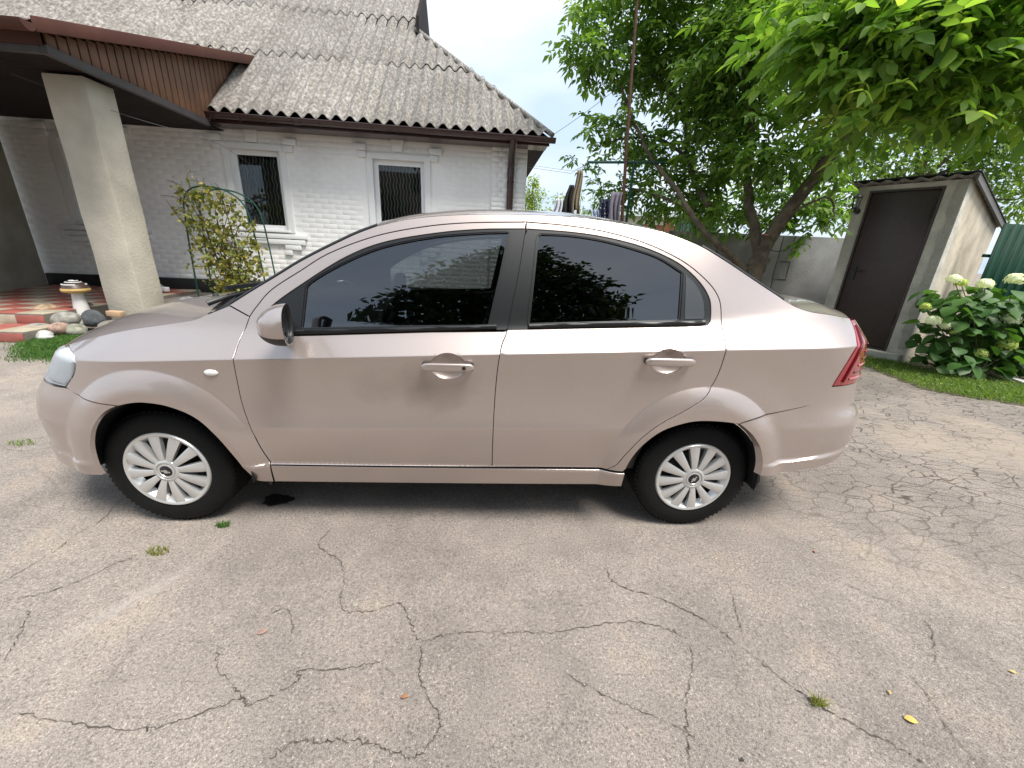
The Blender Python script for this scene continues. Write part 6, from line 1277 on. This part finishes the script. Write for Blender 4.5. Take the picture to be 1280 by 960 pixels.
# ---- wheels
WZ, WY = .285, .792
tyre = [(.184, 0), (.190, .006), (.205, .010), (.235, .012), (.262, .006), (.276, -.006), (.283, -.020), (.2855, -.030)]
for g in range(4):
    y = -.040 - g * .034; tyre += [(.286, y), (.286, y - .014), (.279, y - .016), (.279, y - .022), (.286, y - .024)]
tyre += [(.284, -.178), (.27, -.19), (.235, -.194), (.19, -.188), (.184, -.18)]
def wheel(x, s):
    Mx = Matrix.Translation((x, -s * WY, WZ)) @ Matrix.Rotation(s * math.pi / 2, 4, 'X')
    w = MB().lathe(tyre, 72, Mx).build('wheel', M['rubber'], car); w['label'] = 'black tyre with silver twelve spoke wheel cover'
    tb = MB()
    for k in range(72):        # shoulder tread blocks
        a = 2 * math.pi * k / 72; c, sn = math.cos(a), math.sin(a); Mk = Mx @ Matrix.Rotation(a, 4, 'Z')
        tb.box((.281, -.0055, -.044), (.2858, .0055, -.010), Mk); tb.box((.281, -.0055, -.176), (.2858, .0055, -.15), Mk)
    tag(tb.build('tread', M['rubber'], w), kind='stuff')
    MB().lathe([(.150, -.02), (.165, .000), (.170, .008), (.176, .012), (.184, .012), (.1895, .006), (.190, -.004)], 64, Mx).build('cover_rim', M['hub'], w)
    MB().lathe([(.0, -.055), (.1, -.055), (.168, -.04), (.178, .0)], 48, Mx).build('brake_void', M['hub_dark'], w)
    sp = None
    for k in range(12):
        a = 2 * math.pi * (k + .25) / 12; Mk = Mx @ Matrix.Rotation(a, 4, 'Z')
        if sp is None or True:
            V = []; st = ((.044, .0125, .014), (.07, .0135, .017), (.11, .0185, .016), (.145, .0225, .013), (.178, .0255, .009))
            for r, hw_, h in st: V += [(r, -hw_, h - .022), (r, -hw_, h - .002), (r, -hw_ + .003, h), (r, hw_ - .003, h), (r, hw_, h - .002), (r, hw_, h - .022)]
            Fq = [(i * 6 + j, i * 6 + j + 1, (i + 1) * 6 + j + 1, (i + 1) * 6 + j) for i in range(4) for j in range(5)] + [tuple(range(6)), tuple(24 + j for j in range(6))]
            m_ = MB().add([Mk @ Vector(v) for v in V], Fq); m_.build('spoke', M['hub'], w)
    MB().lathe([(.056, -.01), (.056, .012), (.052, .0165), (.043, .0175), (.041, .013), (.037, .013), (.0355, .017), (.029, .018), (.027, .015)], 40, Mx).build('hub_ring', M['hub'], w)
    MB().lathe([(.0275, .014), (.025, .0165), (.0, .0175)], 32, Mx).build('hub_cap', M['hub_dark'], w)
    bt = [(-.020, -.0035), (-.0065, -.0035), (-.0065, -.0085), (.0085, -.0085), (.0065, -.0035), (.020, -.0035), (.0185, .0035), (.0065, .0035), (.0065, .0085), (-.0085, .0085), (-.0065, .0035), (-.0185, .0035)]
    ang = -.25 if x < 1 else .9
    Me_ = Matrix.Translation((x, -s * (WY + .0178), WZ)) @ Matrix.Rotation(s * math.pi / 2, 4, 'X') @ Matrix.Rotation(ang, 4, 'Z')
    MB().prism([Me_ @ Vector((a, b, 0)) for a, b in bt], Me_.to_3x3() @ Vector((0, 0, .002))).build('emblem', M['chrome'], w)
for x in (0.0, 2.48):
    for s in (1, -1): wheel(x, s)
# wheel-arch liners, mudflaps, added light-blocking shell, underbody
for cx, z1 in ((.055, .655), (2.43, .640)):
    for s in (1, -1):
        V = []; n = 30
        for wv in (.40, .845):
            for a in np.linspace(-.03 * math.pi, .985 * math.pi, n): V.append((cx + .345 * math.cos(a), -s * wv, .285 + .362 * math.sin(a)))
        V2 = V + [(cx, -s * .40, .30)]
        link('wheel_arch', np_mesh('wheel_arch', V, [(i, i + 1, n + i + 1, n + i) for i in range(n - 1)], True), M['black_plastic'], car)
for s in (1, -1):
    for x0, x1, z0, z1, w in ((.362, .405, .165, .27, .735), (2.735, 2.785, .245, .42, .835)):
        MB().prism([(x0 + .02, -s * (w - .10), z1), (x0 + .01, -s * w, z1 + .02), (x1, -s * w, z0 + .05), (x1 - .01, -s * (w - .01), z0), (x0 + .06, -s * (w - .10), z0)], (.014, 0, 0)).build('mudflap', M['black_plastic'], car)
inn = cat([(-.50, .40), (-.29, .40)], crom([(-.275, .30), (-.262, .46), (-.16, .615), (.0, .675), (.16, .660), (.27, .59), (.345, .50), (.385, .38), (.41, .26)], 5), [(2.08, .27)], crom([(2.09, .36), (2.12, .49), (2.21, .59), (2.31, .64), (2.5, .655), (2.62, .635), (2.70, .58), (2.765, .45), (2.78, .38)], 5), [(3.12, .42), (3.20, .60), (3.12, .78), (3.11, .94), (3.02, 1.06), (2.80, 1.10), (2.5, 1.02), (1.5, .965), (.55, .90), (.30, .95), (-.15, .87), (-.38, .80), (-.48, .62)])
panel('light_block_shell', inn, M['dark_void'], off=-.036, gap=0, depth=.005, cell=.05)  # added black backing that keeps light out of the panel gaps
# added black tubes behind the frames so no light leaks through the shut lines
for ln_ in (cutTopF, cutTopR, split[:24]):
    q = rs(ln_, 40)
    for s in (1, -1): MB().tube([(x, -s * (float(Wf(x, z)) - .026), z) for x, z in q], .016, 6).build('gap_light_block', M['dark_void'], car)
ub = MB(); ub.box((-.45, -.50, .215), (3.0, .50, .30)); ub.box((.48, -.70, .235), (2.06, .70, .26)); ub.build('underbody', M['dark_void'], car)
# ---- cabin
MB().box((.45, -.74, .30), (2.75, .74, .42)).build('floor', M['seat'], car)
MB().prism([(.30, -.68, .60), (.30, -.68, 1.00), (.55, -.68, 1.02), (.85, -.68, .92), (.80, -.68, .55)], (0, 1.36, 0)).build('dashboard', M['black_plastic'], car, bevel=.02)
def seat(x, y, back=.28):
    st_ = MB().box((x - .05, y - .24, .42), (x + .48, y + .24, .60)).build('seat', M['seat'], car, bevel=.04)
    MB().prism([(x + .40, y - .23, .55), (x + .55, y - .23, .55), (x + .72, y - .20, 1.14), (x + .60, y - .20, 1.15)], (0, .44, 0)).build('backrest', M['seat'], st_, bevel=.03)
    MB().box((x + .62, y - .12, 1.17), (x + .72, y + .12, 1.33)).build('headrest', M['seat'], st_, bevel=.03)
for y in (-.36, .36): seat(.92, y); seat(1.80, y)
sw = MB(); Ms = Matrix.Translation((.93, -.36, .93)) @ Matrix.Rotation(math.radians(-65), 4, 'Y'); sw.tube([Ms @ Vector((.185 * math.cos(a), .185 * math.sin(a), 0)) for a in np.linspace(0, 2 * math.pi, 33)], .014, 8); sw.lathe([(0, .02), (.06, .015), (.065, -.02)], 16, Ms); sw.tube([Ms @ Vector((-.18, 0, 0)), Ms @ Vector((.18, 0, 0))], .014, 6); sw.tube([Ms @ Vector((0, 0, 0)), (.62, -.36, .80)], .03, 8); sw.build('steering_wheel', M['black_plastic'], car)
MB().box((2.35, -.70, .95), (2.80, .70, 1.02)).build('parcel_shelf', M['seat'], car)
MB().box((1.02, -.10, 1.30), (1.05, .10, 1.37)).build('interior_mirror', M['black_plastic'], car)
